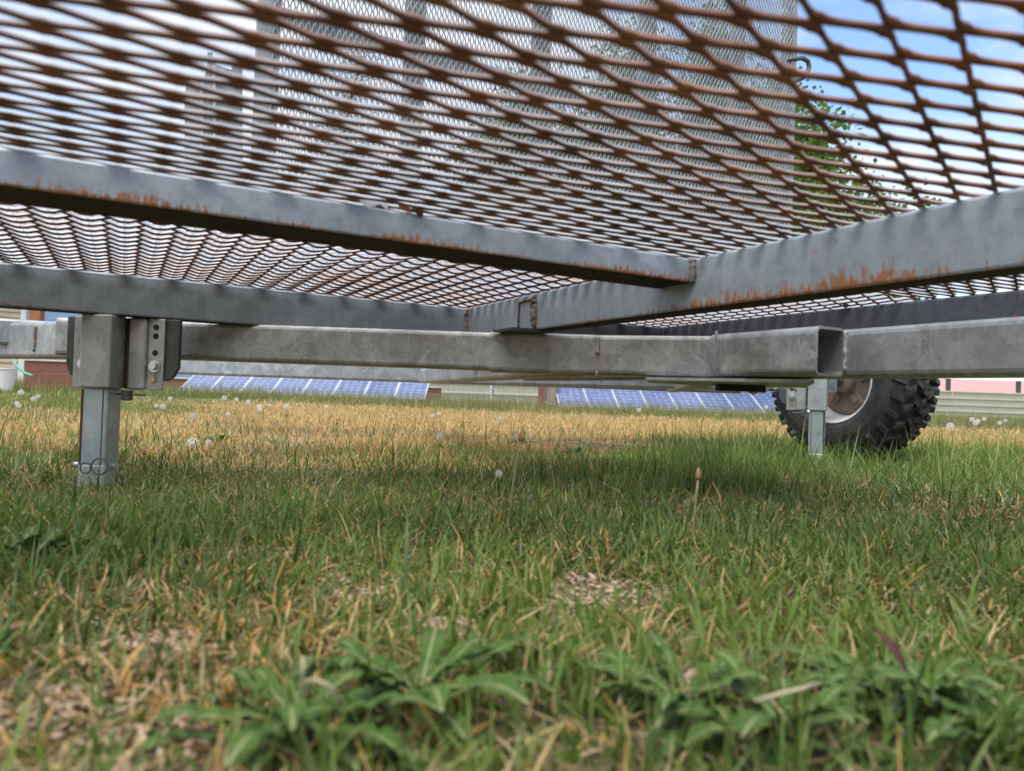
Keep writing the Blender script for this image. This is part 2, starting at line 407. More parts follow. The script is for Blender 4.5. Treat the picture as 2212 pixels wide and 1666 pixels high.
def place_expanded(name, V, F, Mi, mats, frame, parent):
    o, ea, ec, ez = frame
    Wd = np.array(o)+V[:, :1]*np.array(ea)+V[:, 1:2]*np.array(ec)+V[:, 2:]*np.array(ez)
    inv = np.array(ROOTM[parent].inverted())
    L = Wd @ inv[:3, :3].T + inv[:3, 3]
    ob = mesh_np(name, L, F, mats, parent, Mi); ROOTM[ob] = ROOTM[parent]; return ob
A0, C0 = -0.86, 0.0
# front sheet: strands lean away, rusty faces turned down; rear sheet laid the other way round
V, F, Mi = expanded(0.0763, 0.0352, 0.0049, 0.0028, R(-22), 29, 47, 0.0110, 5, edge=True)
place_expanded('expanded_mesh_deck', V, F, Mi, [MT['rust_mesh'], MT['mesh_top'], MT['mesh_edge']], (T(-0.8524, 0.0058, ZD+0.0045), EA, EC, EZ), TR)
V, F, Mi = expanded(0.0840, 0.0370, 0.0090, 0.0034, R(36), 27, 41, 0.012, 3)
place_expanded('expanded_mesh_deck', V, F, Mi, [MT['rust_mesh'], MT['mesh_top']], (T(A0+0.012, 0.846, ZD+0.006), EA, EC, EZ), TR)

# ---- deck frame
rA, rF = 0.717, 1.3125             # near faces of the two rails
tbox('side_rail', (rA, rA+0.045), (-0.04, 1.60), (ZD-0.0745, ZD), MT['rail'], 0.004, under=MT['dark_under'])
tbox('side_rail', (rF, rF+0.05), (-0.04, 1.60), (ZD-0.0745, ZD), MT['far_rail'], 0.004, under=MT['dark_under'])
tbox('side_rail', (-0.905, -0.86), (-0.04, 1.60), (ZD-0.0745, ZD), MT['rail'], 0.004, under=MT['dark_under'])
tbox('cross_beam', (-0.857, rA-0.001), (0.785, 0.862), (ZD-0.036, ZD-0.0008), MT['beam_a'], 0.003, under=MT['dark_under'])
tbox('cross_beam', (-0.857, rA-0.001), (1.556, 1.597), (ZD-0.080, ZD-0.0008), MT['beam_b'], 0.004, under=MT['dark_under'])
tbox('cross_beam', (rA+0.046, rF-0.001), (1.556, 1.597), (ZD-0.0745, ZD-0.0008), MT['far_rail'], 0.004, under=MT['dark_under'])
tbox('cross_beam', (-0.857, rF-0.001), (-0.045, -0.002), (ZD-0.0745, ZD-0.0008), MT['beam_b'], 0.004, under=MT['dark_under'])
# weld beads
def bead(p, q, r=0.004, name='weld_bead', n=16, parent=TR, M=None):
    bm = new(); p, q = Vector(p), Vector(q); L = (q-p).length; k = max(4, int(L/0.0045))
    pts = [p+(q-p)*i/k + Vector((random.uniform(-1, 1), random.uniform(-1, 1), random.uniform(-1, 1)))*r*0.3 for i in range(k+1)]
    tube(bm, pts, [r*(0.7+0.5*abs(math.sin(i*1.7))+random.uniform(-0.1, 0.2)) for i in range(k+1)], 7)
    return finish(name, bm, M or MT['weld'], parent, smooth=True)
bead(T(rA-0.002, 0.783, ZD-0.037), T(rA-0.002, 0.783, ZD-0.001), 0.0052)
bead(T(rA-0.001, 1.555, ZD-0.08), T(rA-0.001, 1.555, ZD-0.002), 0.0060)
# rust-stained weld repair on the rail: two upright beads and a cap bead
c1, c2 = 1.235, 1.300
bead(T(rA-0.002, c1, ZD-0.071), T(rA-0.002, c1, ZD-0.012), 0.0070, M=MT['weld'])
bead(T(rA-0.001, c2, ZD-0.066), T(rA-0.001, c2, ZD-0.014), 0.0022, M=MT['rust'])
bead(T(rA-0.001, c2, ZD-0.013), T(rA-0.001, c1, ZD-0.011), 0.0026, M=MT['rust'])
# thin bent tab under the rail
bm = new(); zt = ZD-0.0745
prism(bm, [T(rA-0.055, 1.31, zt-0.004), T(rA+0.04, 1.31, zt-0.002), T(rA+0.04, 1.31, zt+0.003), T(rA-0.055, 1.31, zt+0.001)], EC*-0.085)
finish('mounting_tab', bm, MT['darksteel'], TR)
# torn scraps of sheet on top of the beam and by the far rail
def scrap(name, c, ex, ey, sx, sy, M, parent=TR):
    bm = new(); n = 6; grid = []
    for i in range(n):
        grid.append([bm.verts.new(Vector(c)+ex*sx*(i/(n-1)-0.5+random.uniform(-.06, .06))+ey*sy*(j/2-0.5+random.uniform(-.1, .1))+EZ*random.uniform(0, 0.006)) for j in range(3)])
    for i in range(n-1):
        for j in range(2): bm.faces.new((grid[i][j], grid[i+1][j], grid[i+1][j+1], grid[i][j+1]))
    bmesh.ops.solidify(bm, geom=list(bm.faces), thickness=0.0012)
    return finish(name, bm, M, parent)
white = mat('torn white sheet', (0.7, 0.7, 0.7), 0.5)
scrap('torn_scrap', T(0.235, 0.781, ZD+0.002), EA, EZ, 0.042, 0.011, white)
scrap('torn_scrap', T(0.285, 0.782, ZD-0.001), EA, EZ, 0.03, 0.008, MT['rust'])
scrap('torn_scrap', T(rF-0.012, 0.98, ZD+0.001), EC, EA, 0.035, 0.02, MT['darksteel'])

# ---- galvanised chassis tubes
ZB, ZT = CAM_Z+0.0532, CAM_Z+0.1346
S1 = 1.475
X = lambda px, s=S1: (px-1106)/FPX*s
def wbar(name, a, b, wdir, width, z0, z1, M, bev=0.009):
    bm = new(); bar(bm, a, b, wdir, width, z0, z1); return finish(name, bm, M, TR, bevel=bev, segs=3, longonly=True)
wbar('chassis_tube', (X(112), S1+0.006), (X(1056), S1+0.004), (0, 1), 0.065, ZB+0.0015, ZT-0.0015, MT['galv'])
wbar('chassis_sleeve', (X(1056), S1-0.001), (X(1287), S1-0.004), (0, 1), 0.075, ZB-0.001, ZT+0.0005, MT['galv'])
wbar('chassis_tube', (X(1287), S1-0.0035), (0.405, 1.40), (0, 1), 0.075, ZB, ZT, MT['galv'])
wbar('chassis_tube', (-1.75, 1.95), (X(132), S1+0.045), (0.15, 1), 0.065, ZB-0.003, ZT-0.003, MT['galv'])
wbar('joint_sleeve', (X(126), S1+0.020), (X(182), S1+0.012), (0, 1), 0.085, ZB-0.006, ZT+0.002, MT['galv'], 0.006)
bead((X(1287), S1-0.005, ZT-0.003), (X(1287), S1-0.005, ZT-0.040), 0.0045, M=MT['plate'])
bead((X(1287), S1-0.004, ZB+0.006), (X(1287), S1-0.004, ZB-0.003), 0.0035, M=MT['plate'])
bead((X(79, 1.60), 1.588, ZT-0.012), (X(78, 1.60), 1.590, ZB+0.012), 0.003, M=MT['weld'])
# stub with an open end beside the long rail
def hollow(name, a, c, z, t, M, bev=0.012):
    """square tube along the trailer's length, open at both ends"""
    bm = new()
    def ring(a0, a1, z0, z1, cc, r):
        v = []
        for (ca, cz, st) in ((a1-r, z1-r, 0), (a0+r, z1-r, 90), (a0+r, z0+r, 180), (a1-r, z0+r, 270)):
            for k in range(5):
                an = R(st+22.5*k); v.append(bm.verts.new(T(ca+r*math.cos(an), cc, cz+r*math.sin(an))))
        return v
    o0, o1 = ring(a[0], a[1], z[0], z[1], c[0], bev), ring(a[0], a[1], z[0], z[1], c[1], bev)
    i0, i1 = ring(a[0]+t, a[1]-t, z[0]+t, z[1]-t, c[0], bev*0.55), ring(a[0]+t, a[1]-t, z[0]+t, z[1]-t, c[1], bev*0.55)
    n = len(o0)
    for A_, B_ in ((o0, o1), (i1, i0), (i0, o0), (o1, i1)):
        for k in range(n): bm.faces.new((A_[k], A_[(k+1) % n], B_[(k+1) % n], B_[k]))
    return finish(name, bm, M, TR)
hollow('chassis_tube', (0.993, 1.0645), (0.792, 1.035), (ZB, ZT+0.0005), 0.0045, MT['galv'])
bm = new(); boxf(bm, Vector(), EA, EC, EZ, (1.065, 1.135), (-0.04, 1.90), (ZB-0.0005, ZT)); finish('chassis_tube', bm, MT['galv'], TR, bevel=0.011, segs=3, longonly=True)
bead(T(1.064, 0.7905, ZB+0.01), T(1.064, 0.7905, ZT-0.004), 0.0035, M=MT['plate'])
bead(P(1548, 715, 1.358), P(1547, 800, 1.358), 0.0022, M=MT['plate'])
# bottom plate with a slot, and the lower members seen beyond
bm = new(); pts = [P(1395, 806, 1.41), P(1760, 812, 1.25), P(1740, 826, 1.58), P(1560, 823, 1.76), P(1400, 815, 1.58)]
zz = ZB-0.004
prism(bm, [Vector((p.x, p.y, zz)) for p in pts], EZ*-0.006)
finish('gusset_plate', bm, MT['plate'], TR)
bm = new(); bar(bm, P(1555, 820, 1.50).xy, P(1655, 820, 1.50).xy, (0, 1), 0.03, zz-0.020, zz-0.0065); finish('slot_bracket', bm, MT['black'], TR)
# rear cross tube of the chassis, farther back
S2 = 3.30
bm = new(); bar(bm, (X(330, S2), S2), (X(1600, S2), S2-0.02), (0, 1), 0.07, CAM_Z+0.053, CAM_Z+0.132)
finish('rear_chassis_tube', bm, MT['galv_far'], TR, bevel=0.010, segs=2)
bm = new(); bar(bm, (X(1190, 1.555), 1.555), (X(905, S2), S2-0.002), (1, 0.2), 0.08, CAM_Z+0.051, CAM_Z+0.115)
finish('chassis_spine', bm, MT['galv'], TR, bevel=0.008)
bm = new(); bar(bm, (X(1545, 1.47), 1.47), (X(1440, S2), S2-0.002), (1, 0.2), 0.06, CAM_Z+0.049, CAM_Z+0.115)
finish('chassis_spine', bm, MT['galv'], TR, bevel=0.008)
# rear cross member carrying the gate
GC = 2.0
tbox('rear_cross_tube', (-0.3, 2.36), (GC-0.01, GC+0.05), (CAM_Z+0.08, CAM_Z+0.14), MT['galv_far'], 0.006)

# ---- upright mesh gate
GZ0, GZ1 = CAM_Z+0.14, 2.06
gate = tbox('gate_frame', (0.2985-0.02, 0.2985+0.038), (GC, GC+0.03), (GZ0, GZ1), MT['galv_gate'], 0.003)
tag(gate, 'upright galvanised mesh gate behind the deck')
for k, a in enumerate([0.1437+0.2175*j for j in (1, 2, 3, 4)]+[1.158]):
    tbox('gate_bar', (a*GC-0.030, a*GC+0.030), (GC+0.0005, GC+0.029), (GZ0, GZ1-0.001), MT['galv_gate'], 0.003, gate)
for z in (CAM_Z+0.99, GZ0+0.05, GZ1-0.06):
    tbox('gate_crossbar', (0.338, 2.285), (GC+0.004, GC+0.026), (z, z+0.045), MT['galv_gate'], 0.003, gate)
V, F, Mi = expanded(0.0345, 0.0170, 0.0030, 0.0018, R(14), 49, 236, 0.006, 0)
# long way upright: plane coords a -> world z, c -> trailer a, z -> towards the camera
place_expanded('gate_mesh', V, F, Mi*0, [MT['galv_gate']], (T(0.315, GC-0.004, GZ0+0.02), EZ, EA, -EC), gate)
# D-shaped handle at the gate's right edge
bm = new(); s = 3.0; gs = P(1708, 150, 1).y
def on_gate(px, py):
    d = P(px, py, 1)-Vector((0, 0, CAM_Z)); t = GC/(d.dot(EC)); return Vector((0, 0, CAM_Z))+d*t
hp = [on_gate(*p) for p in ((1700, 131), (1716, 128), (1733, 126), (1745, 132), (1748, 145), (1744, 158), (1733, 169), (1718, 176), (1702, 180))]
tube(bm, hp, 0.0095, 8); finish('gate_handle', bm, MT['darksteel'], gate, smooth=True)
# stepped bracket plates left of the gate
def gpoly(name, pts, off, thick, M):
    bm = new(); prism(bm, [on_gate(*p)+EC*off for p in pts], EC*thick); return finish(name, bm, M, gate)
gpoly('latch_plate', [(438, 172), (453, 128), (453, 96), (464, 97), (465, 121), (505, 135), (512, 112), (530, 112), (530, 420), (438, 400)], 0.05, 0.006, MT['galv_gate'])
gpoly('latch_plate', [(404, 178), (412, 146), (441, 150), (441, 400), (404, 392)], 0.075, 0.006, MT['galv_gate'])
gpoly('latch_plate', [(436, 168), (441, 168), (441, 400), (436, 400)], 0.03, 0.05, MT['plate'])
gpoly('latch_plate', [(462, 125), (468, 126), (468, 400), (462, 400)], 0.02, 0.03, MT['plate'])
tbox('latch_post', (0.10, 0.27), (GC+0.06, GC+0.09), (CAM_Z+0.14, 0.78), MT['galv_gate'], 0.003, gate)

# ---- stabiliser legs
def stabiliser(ox, oy, phi, side, label, both=True):
    """front face centre (ox, oy); phi turns the face towards the left; side +1: bracket on the right"""
    n = Vector((-math.sin(phi), -math.cos(phi), 0)); u = Vector((math.cos(phi), -math.sin(phi), 0))*side
    o = Vector((ox, oy, 0)); W = 0.0583
    def b(name, uu, dd, z, M, bev=0.002, par=None):
        bm = new(); boxf(bm, o, u, -n, EZ, uu, dd, z)
        return finish(name, bm, M, par or leg, bevel=bev)
    bm = new(); boxf(bm, o, u, -n, EZ, (-W/2, W/2), (0, W), (CAM_Z-0.0095, CAM_Z+0.1295))
    leg = finish('stabiliser_leg', bm, MT['leg'], TR, bevel=0.003); tag(leg, label)
    inner = b('inner_leg', (-0.0245, 0.0245), (0.005, 0.054), (-0.02, CAM_Z-0.0093), MT['leg_in'], 0.004)
    b('leg_edge_rust', (-0.0252, -0.021), (0.0042, 0.018), (0.045, CAM_Z-0.012), MT['rust_dark'], 0.0005)
    b('leg_seam', (0.0150, 0.0172), (0.0040, 0.009), (0.045, CAM_Z-0.012), MT['darksteel'], 0.0004)
    b('leg_collar', (-0.0258, 0.0258), (0.0035, 0.0555), (0.0, 0.046), MT['leg'], 0.004)
    # folded channel, mounting plate with holes, dark back plate
    bead(o+u*0.0345-n*0.052+EZ*(CAM_Z-0.008), o+u*0.0345-n*0.052+EZ*(CAM_Z+0.127), 0.0048, parent=leg, M=MT['rust_dark'])
    b('bracket_channel', (0.038, 0.072), (0.043, 0.057), (CAM_Z-0.0115, CAM_Z+0.129), MT['plate'], 0.005)
    for uu in ((0.072, 0.104), (-0.0725, -0.030))[:2 if both else 1]:
        b('mounting_plate', uu, (0.052, 0.057), (CAM_Z-0.0105, CAM_Z+0.129), MT['plate'], 0.0015)
    for uc in (0.087, -0.0515)[:2 if both else 1]:
        for dz in (0.112, 0.095, 0.062):
            bm = new(); p = o+u*uc-n*0.0515+EZ*(CAM_Z+dz); cyl(bm, p, p-n*0.001, 0.0058, n=16); finish('bolt_hole', bm, MT['black'], leg)
        p = o+u*uc-n*0.0518+EZ*(CAM_Z+0.036)
        bm = new(); cyl(bm, p, p+n*0.0025, 0.0115, n=20); bt = finish('washer', bm, MT['bolt'], leg)
        bm = new(); cyl(bm, p+n*0.0024, p+n*0.011, 0.0080, n=6); finish('bolt', bm, MT['bolt'], leg, bevel=0.0008)
    p = o+u*0.085-n*0.0518+EZ*(CAM_Z+0.010); bm = new(); cyl(bm, p, p+n*0.003, 0.0055, n=12); finish('brass_rivet', bm, MT['brass'], leg)
    bm = new(); z0, z1 = CAM_Z+0.008, CAM_Z+0.129
    lx = 0.0 if both else 0.06
    pl = [(-0.0905+lx, z1), (-0.0905+lx, z0+0.030), (-0.0825+lx, z0+0.007), (-0.0665+lx, z0), (0.108, z0), (0.120, z0+0.007), (0.1305, z0+0.026), (0.1305, z1)]
    prism(bm, [o+u*a-n*0.0575+EZ*z for a, z in pl], -n*0.012); finish('back_plate', bm, MT['darksteel'], leg, bevel=0.002)
    b('locking_pin', (0.037, 0.054), (0.026, 0.041), (CAM_Z-0.032, CAM_Z-0.012), MT['darksteel'], 0.002)
    bm = new(); p = o+u*0.026-n*0.033+EZ*(CAM_Z-0.020); cyl(bm, p, p+u*0.055, 0.0020, n=8); finish('pin_rod', bm, MT['darksteel'], leg)
    return leg, o, u, n
l1, o1, u1, n1 = stabiliser(P(200, 900, 1.345).x, 1.345, 0.0, 1, 'near left stabiliser leg with bolted bracket')
l2, o2, u2, n2 = stabiliser(P(1763, 900, 2.42).x, 2.42, R(29), -1, 'right stabiliser leg standing in front of the tyre', False)
# chrome cross pin and ring clip at the near leg's foot
bm = new(); p = o1-u1*0.045-n1*0.027+EZ*0.042; cyl(bm, p, p+u1*0.080, 0.006, n=14); finish('foot_pin', bm, MT['bolt'], l1, smooth=False)
for q, rr in ((o1+u1*0.020+n1*0.004+EZ*0.044, 0.015), (o1-u1*0.006+n1*0.004+EZ*0.040, 0.010)):
    bm = new(); tube(bm, [q+u1*rr*math.cos(t)+EZ*rr*math.sin(t) for t in [2*math.pi*k/24 for k in range(25)]], 0.0016, 6); finish('ring_clip', bm, MT['darksteel'], l1, smooth=True)
# frayed wiring strip beside the right leg
bm = new(); a = P(1722, 838, 2.36); b_ = P(1600, 836, 2.36)
pts = [a+(b_-a)*i/10+EZ*random.uniform(-0.006, 0.006) for i in range(11)]
tube(bm, pts[:5], [0.008]*5, 6); finish('brace_strip', bm, MT['plate'], TR)
bm = new(); tube(bm, pts[4:], [0.012, 0.016, 0.018, 0.017, 0.019, 0.012, 0.004], 7)
for v_ in bm.verts: v_.co += Vector((random.uniform(-1, 1), random.uniform(-1, 1), random.uniform(-1, 1)))*0.004
finish('frayed_tape', bm, speck('grey tape', (0.2, 0.2, 0.2), (0.36, 0.35, 0.34), 40, 0.8), TR)

# ---- wheel
WS = 0.945
HUB = P(1797, 812, 2.74); HUB.z = 0.309
wa = HUB.dot(EA); wc = HUB.dot(EC)
def wp(r, t, ang):
    r, t = r*WS, t*WS
    return EA*(wa+t) + EC*(wc+r*math.cos(ang)) + EZ*(HUB.z+r*math.sin(ang))
def lathe(name, prof, n, M, parent, smooth=True, closed=False):
    bm = new(); rings = [[bm.verts.new(wp(r, t, 2*math.pi*k/n)) for k in range(n)] for r, t in prof]
    pr = list(zip(rings, rings[1:]))+([(rings[-1], rings[0])] if closed else [])
    for A_, B_ in pr:
        for k in range(n): bm.faces.new((A_[k], A_[(k+1) % n], B_[(k+1) % n], B_[k]))
    return finish(name, bm, M, parent, smooth=smooth)
rub = speck('tyre rubber', (0.013, 0.013, 0.014), (0.030, 0.030, 0.030), 30, 0.55, 0, 0.15)
B = NB(rub); v = B.coord(); src = B.b.inputs['Base Color'].links[0].from_socket
B.l(B.mix(B.math('MULTIPLY', B.ramp(B.noise(v, 16, 5, 0.65), (0.45, (0, 0, 0)), (0.75, (1, 1, 1))), 0.45), src, (0.12, 0.10, 0.08)), B.b.inputs['Base Color'])
prof = [(0.166, 0.012), (0.176, 0.004), (0.186, -0.004), (0.203, -0.015), (0.208, -0.0135), (0.212, -0.0175), (0.236, -0.021), (0.252, -0.019), (0.256, -0.0155), (0.262, -0.017), (0.278, -0.009), (0.292, 0.006), (0.300, 0.03), (0.303, 0.07), (0.304, 0.11),
        (0.303, 0.15), (0.300, 0.19), (0.292, 0.214), (0.262, 0.237), (0.22, 0.238), (0.18, 0.22), (0.166, 0.208)]
def smooth_prof(p, k=3):
    out = []
    for i in range(len(p)-1):
        for j in range(k):
            t = j/k; out.append((p[i][0]*(1-t)+p[i+1][0]*t, p[i][1]*(1-t)+p[i+1][1]*t))
    return out+[p[-1]]
whl = lathe('wheel', prof, 96, rub, TR); tag(whl, 'knobbly black off-road tyre with silver rim')
# tread lugs, blocks that taper outward
def lugs():
    bm = new(); n = 28
    def block(r0, t0, ang, da, dt, hgt, skew, nr, ntn):
        """nr, ntn: outward direction in (r, t)"""
        base, top = [], []
        for (sa, stt) in ((-1, -1), (1, -1), (1, 1), (-1, 1)):
            aa = ang+(sa*da+stt*skew)/r0; tt = t0+stt*dt*nr; rr = r0-stt*dt*ntn
            base.append(wp(rr-0.006*nr, tt-0.006*ntn, aa))
            aa2 = ang+(sa*da*0.78+stt*skew*0.9)/r0; tt2 = t0+stt*dt*nr*0.84; rr2 = r0-stt*dt*ntn*0.84
            top.append(wp(rr2+hgt*nr, tt2+hgt*ntn, aa2))
        box8(bm, base+top)
    for k in range(n):
        a = 2*math.pi*k/n; st = math.pi/n
        for sd, tf in ((1, lambda t: t), (-1, lambda t: 0.219-t)):
            off = 0 if sd == 1 else st
            block(0.287, tf(0.0005), a+off, 0.0115, 0.024, 0.017, 0.008*sd, 0.75, -0.66*sd)        # shoulder biters
            block(0.302, tf(0.038), a+off+st, 0.0115, 0.019, 0.021, -0.008*sd, 0.99, -0.12*sd)
            block(0.304, tf(0.074), a+off+0.4*st, 0.0125, 0.017, 0.022, 0.009*sd, 1.0, 0.0)
        block(0.305, 0.1095, a+st*1.2, 0.012, 0.015, 0.022, 0.006, 1.0, 0.0)
        block(0.305, 0.1095, a+st*0.2, 0.009, 0.012, 0.021, -0.006, 1.0, 0.0)
    return finish('tread_lugs', bm, rub, whl)
lugs()
# raised lettering on the sidewall
def side_text(txt, ang0, size, r):
    cu = bpy.data.curves.new('t', 'FONT'); cu.body = txt; cu.size = size; cu.extrude = 0.0; cu.resolution_u = 2
    tmp = bpy.data.objects.new('t', cu); COL.objects.link(tmp); dg = bpy.context.evaluated_depsgraph_get()
    me = bpy.data.meshes.new_from_object(tmp.evaluated_get(dg)); bm = new(); bm.from_mesh(me)
    bpy.data.objects.remove(tmp); bpy.data.curves.remove(cu); bpy.data.meshes.remove(me)
    ex = bmesh.ops.extrude_face_region(bm, geom=list(bm.faces))
    for v_ in [g for g in ex['geom'] if isinstance(g, bmesh.types.BMVert)]: v_.co.z += 0.004
    for v_ in bm.verts:
        rr = r+v_.co.y-size*0.35; an = ang0+v_.co.x/r
        v_.co = wp(rr, -0.0195-v_.co.z, an)
    return finish('sidewall_lettering', bm, rub, whl)
side_text('MAG  10', R(236), 0.030, 0.238)
# fine rib ring on the sidewall
bm = new()
for k in range(150):
    a = R(180)+R(190)*k/150
    p = [wp(rr, tt, a+da) for rr, tt in ((0.213, -0.0165), (0.222, -0.0182)) for da in (-0.003, 0.003)]
    box8(bm, [p[0], p[1], p[3], p[2]]+[x_-EA*0.0018 for x_ in (p[0], p[1], p[3], p[2])])
finish('sidewall_ribs', bm, rub, whl)
silver = speck('silver wheel paint', (0.66, 0.66, 0.65), (0.80, 0.80, 0.79), 12, 0.32, 0.35, 0.05)
brown = speck('dusty brown hub', (0.13, 0.095, 0.07), (0.27, 0.20, 0.15), 24, 0.8, 0.1, 0.3)
lathe('rim', [(0.168, 0.014), (0.178, 0.002), (0.1745, -0.001), (0.169, 0.002), (0.163, 0.012), (0.155, 0.03), (0.152, 0.05), (0.146, 0.062), (0.143, 0.09), (0.141, 0.112)], 80, silver, whl)
lathe('wheel_disc', [(0.142, 0.108), (0.136, 0.100), (0.128, 0.105), (0.118, 0.098), (0.070, 0.094), (0.045, 0.09), (0.0, 0.09)], 64, brown, whl)
lathe('hub', [(0.0, 0.036), (0.020, 0.036), (0.022, 0.044), (0.030, 0.046), (0.034, 0.052), (0.040, 0.054), (0.045, 0.066), (0.047, 0.092)], 40, brown, whl)
lathe('hub_seal', [(0.0, 0.034), (0.024, 0.034), (0.025, 0.046)], 32, MT['darksteel'], whl)
for k in range(5):
    a = R(-72+72*k+20); bm = new()
    boxf(bm, wp(0.090, 0.094, a), EA, (EC*-math.sin(a)+EZ*math.cos(a)), (EC*math.cos(a)+EZ*math.sin(a)), (-0.010, 0.0), (-0.021, 0.021), (-0.024, 0.026))
    pad = finish('bolt_pad', bm, brown, whl, bevel=0.003)
    bm = new(); p = wp(0.094, 0.0842, a); cyl(bm, p, p-EA*0.010, 0.0105, n=6); finish('wheel_bolt', bm, brown, whl, bevel=0.001)
# axle arm
ax = new(); boxf(ax, Vector(), EA, EC, EZ, (wa-0.55, wa-0.012), (wc-0.036, wc+0.036), (CAM_Z+0.060, CAM_Z+0.137)); finish('axle_beam', ax, MT['galv_far'], TR, bevel=0.005)
ax = new(); cyl(ax, T(wa-0.02, wc, HUB.z), T(wa+0.04, wc, HUB.z), 0.019, n=20); finish('axle_stub', ax, MT['darksteel'], TR)
# mounting of the right leg and axle to the chassis (long rail behind)
bm = new(); bar(bm, (o2-n2*0.078).xy, (o2-n2*0.078-Vector((1.1, -0.61, 0))*1.0).xy, (-n2).xy, 0.06, CAM_Z+0.055, CAM_Z+0.134)
finish('chassis_arm', bm, MT['galv_far'], TR, bevel=0.008)

# ================================================================== BACKGROUND
# ---- solar panels
cellm = mat('solar cells', (0.02, 0.035, 0.12), 0.35); B = NB(cellm); v = B.coord(); sx = B.sepz(v)
def tri(x, period): return B.math('ABSOLUTE', B.math('SUBTRACT', B.math('FRACT', B.math('DIVIDE', x, period)), 0.5))
PW, PL, CE = 0.54, 1.19, 0.125
xs = B.math('ADD', sx[0], 0.25+0.0); ys = B.math('ADD', sx[1], 0.0)
ex_, ey_ = tri(xs, CE), tri(ys, CE)                      # 0.5 at the cell edges
edge = B.math('MAXIMUM', B.math('GREATER_THAN', ex_, 0.483), B.math('GREATER_THAN', ey_, 0.485))
dia = B.math('GREATER_THAN', B.math('ADD', ex_, ey_), 0.885)
bus = B.math('MAXIMUM', B.math('LESS_THAN', B.math('ABSOLUTE', B.math('SUBTRACT', ex_, 0.22)), 0.012), 0.0)
mk = B.math('MAXIMUM', B.math('MAXIMUM', B.math('MULTIPLY', edge, 0.45), dia), B.math('MULTIPLY', bus, 0.8))
wn = B.n('ShaderNodeTexWhiteNoise', noise_dimensions='2D'); fl = B.n('ShaderNodeVectorMath', operation='FLOOR'); dv = B.n('ShaderNodeVectorMath', operation='SCALE')
B.l(v, dv.inputs[0]); dv.inputs['Scale'].default_value = 1/CE; B.l(dv.outputs[0], fl.inputs[0]); B.l(fl.outputs[0], wn.inputs['Vector'])
cc_ = B.mix(wn.outputs['Value'], (0.045, 0.075, 0.19), (0.075, 0.115, 0.25))
B.l(B.mix(mk, cc_, (0.62, 0.66, 0.72)), B.b.inputs['Base Color']); B.b.inputs['Coat Weight'].default_value = 0.9; B.b.inputs['Coat Roughness'].default_value = 0.1
alu = mat('aluminium frame', (0.72, 0.73, 0.74), 0.35, 0.5)
ORD = ['leftmost', 'second', 'third', 'fourth', 'fifth', 'sixth', 'seventh', 'eighth', 'ninth']
panel_me = None
def panel(base, rz, tilt, label, group):
    global panel_me
    r = thing('solar_panel', label, 'solar panel', base, 0, group)
    r.rotation_euler = (tilt, 0, rz)
    if panel_me is None:
        def bx_(x, y, z, M, nm):
            bm = new(); box8(bm, [Vector((x[i], y[j], zz)) for zz in z for (i, j) in ((0, 0), (1, 0), (1, 1), (0, 1))])
            me = bpy.data.meshes.new(nm); bmesh.ops.recalc_face_normals(bm, faces=bm.faces); bm.to_mesh(me); bm.free(); me.materials.append(M); return me
        panel_me = [('frame_bar', bx_((-PW/2, -PW/2+0.014), (0, PL), (0, 0.036), alu, 'frame_bar')), ('frame_bar', bx_((PW/2-0.014, PW/2), (0, PL), (0, 0.036), alu, 'frame_bar')),
                    ('frame_bar', bx_((-PW/2+0.0145, PW/2-0.0145), (0, 0.014), (0, 0.036), alu, 'frame_bar')), ('frame_bar', bx_((-PW/2+0.0145, PW/2-0.0145), (PL-0.014, PL), (0, 0.036), alu, 'frame_bar')),
                    ('cell_glass', bx_((-PW/2+0.0148, PW/2-0.0148), (0.0145, PL-0.0145), (0.012, 0.032), cellm, 'cell_glass'))]
    for nm, me in panel_me: link(nm, me, r)
    return r
def row(pa, pb, n, tilt, side, z):
    a, b = pa, pb
    a.z = b.z = z; d = (b-a).normalized(); rz = math.atan2(d.y, d.x)
    for k in range(n):
        c = a+(b-a)*((k+0.5)/n); c.z = z
        lab = f'{ORD[k]} blue solar panel from the left in the {side} row'
        panel(c, rz, tilt, lab, 'ground-mounted solar panels')
S3 = 12.6
row(P(384, 850, S3), P(384+8*66.7, 870, S3), 8, R(25), 'left', 0.09)
row(P(1208, 880, S3), P(1208+9*63.0, 900, S3+0.4), 9, R(27), 'right', 0.045)

# ---- timber edging behind the left row, posts, log, fence, walls
wood_red = speck('red-brown timber', (0.14, 0.055, 0.035), (0.24, 0.10, 0.06), 14, 0.85, 0, 0.3, (1, 1, 6))
pale = speck('weathered board', (0.45, 0.42, 0.38), (0.60, 0.57, 0.52), 10, 0.85, 0, 0.2)
grey_wood = speck('weathered log', (0.16, 0.13, 0.10), (0.34, 0.29, 0.23), 12, 0.9, 0, 0.6, (6, 6, 1))
def timber(label, a, b, rows, parent_loc):
    tb = thing('timber_edging', label, 'timber wall', parent_loc)
    for z0, z1 in rows:
        bm = new(); bar(bm, a.xy, b.xy, (0, 1), 0.14, z0, z1); finish('timber', bm, wood_red, tb, bevel=0.008)
    bm = new(); bar(bm, a.xy-Vector((0, 0.02)), b.xy-Vector((0, 0.02)), (0, 1), 0.19, rows[-1][1]+0.003, rows[-1][1]+0.035); finish('cap_board', bm, pale, tb)
a, b = P(52, 800, 10.6), P(185, 800, 10.7)
timber('low red-brown timber bed with a pale cap at far left behind the near leg', a, b, ((0.0, 0.16), (0.165, 0.325), (0.33, 0.49)), (a.x, a.y, 0))
a, b = P(330, 800, 14.4), P(952, 840, 14.7)
timber('low red-brown timber edging ending just right of the left solar row', a, b, ((0.0, 0.17), (0.175, 0.335)), (a.x, a.y, 0))
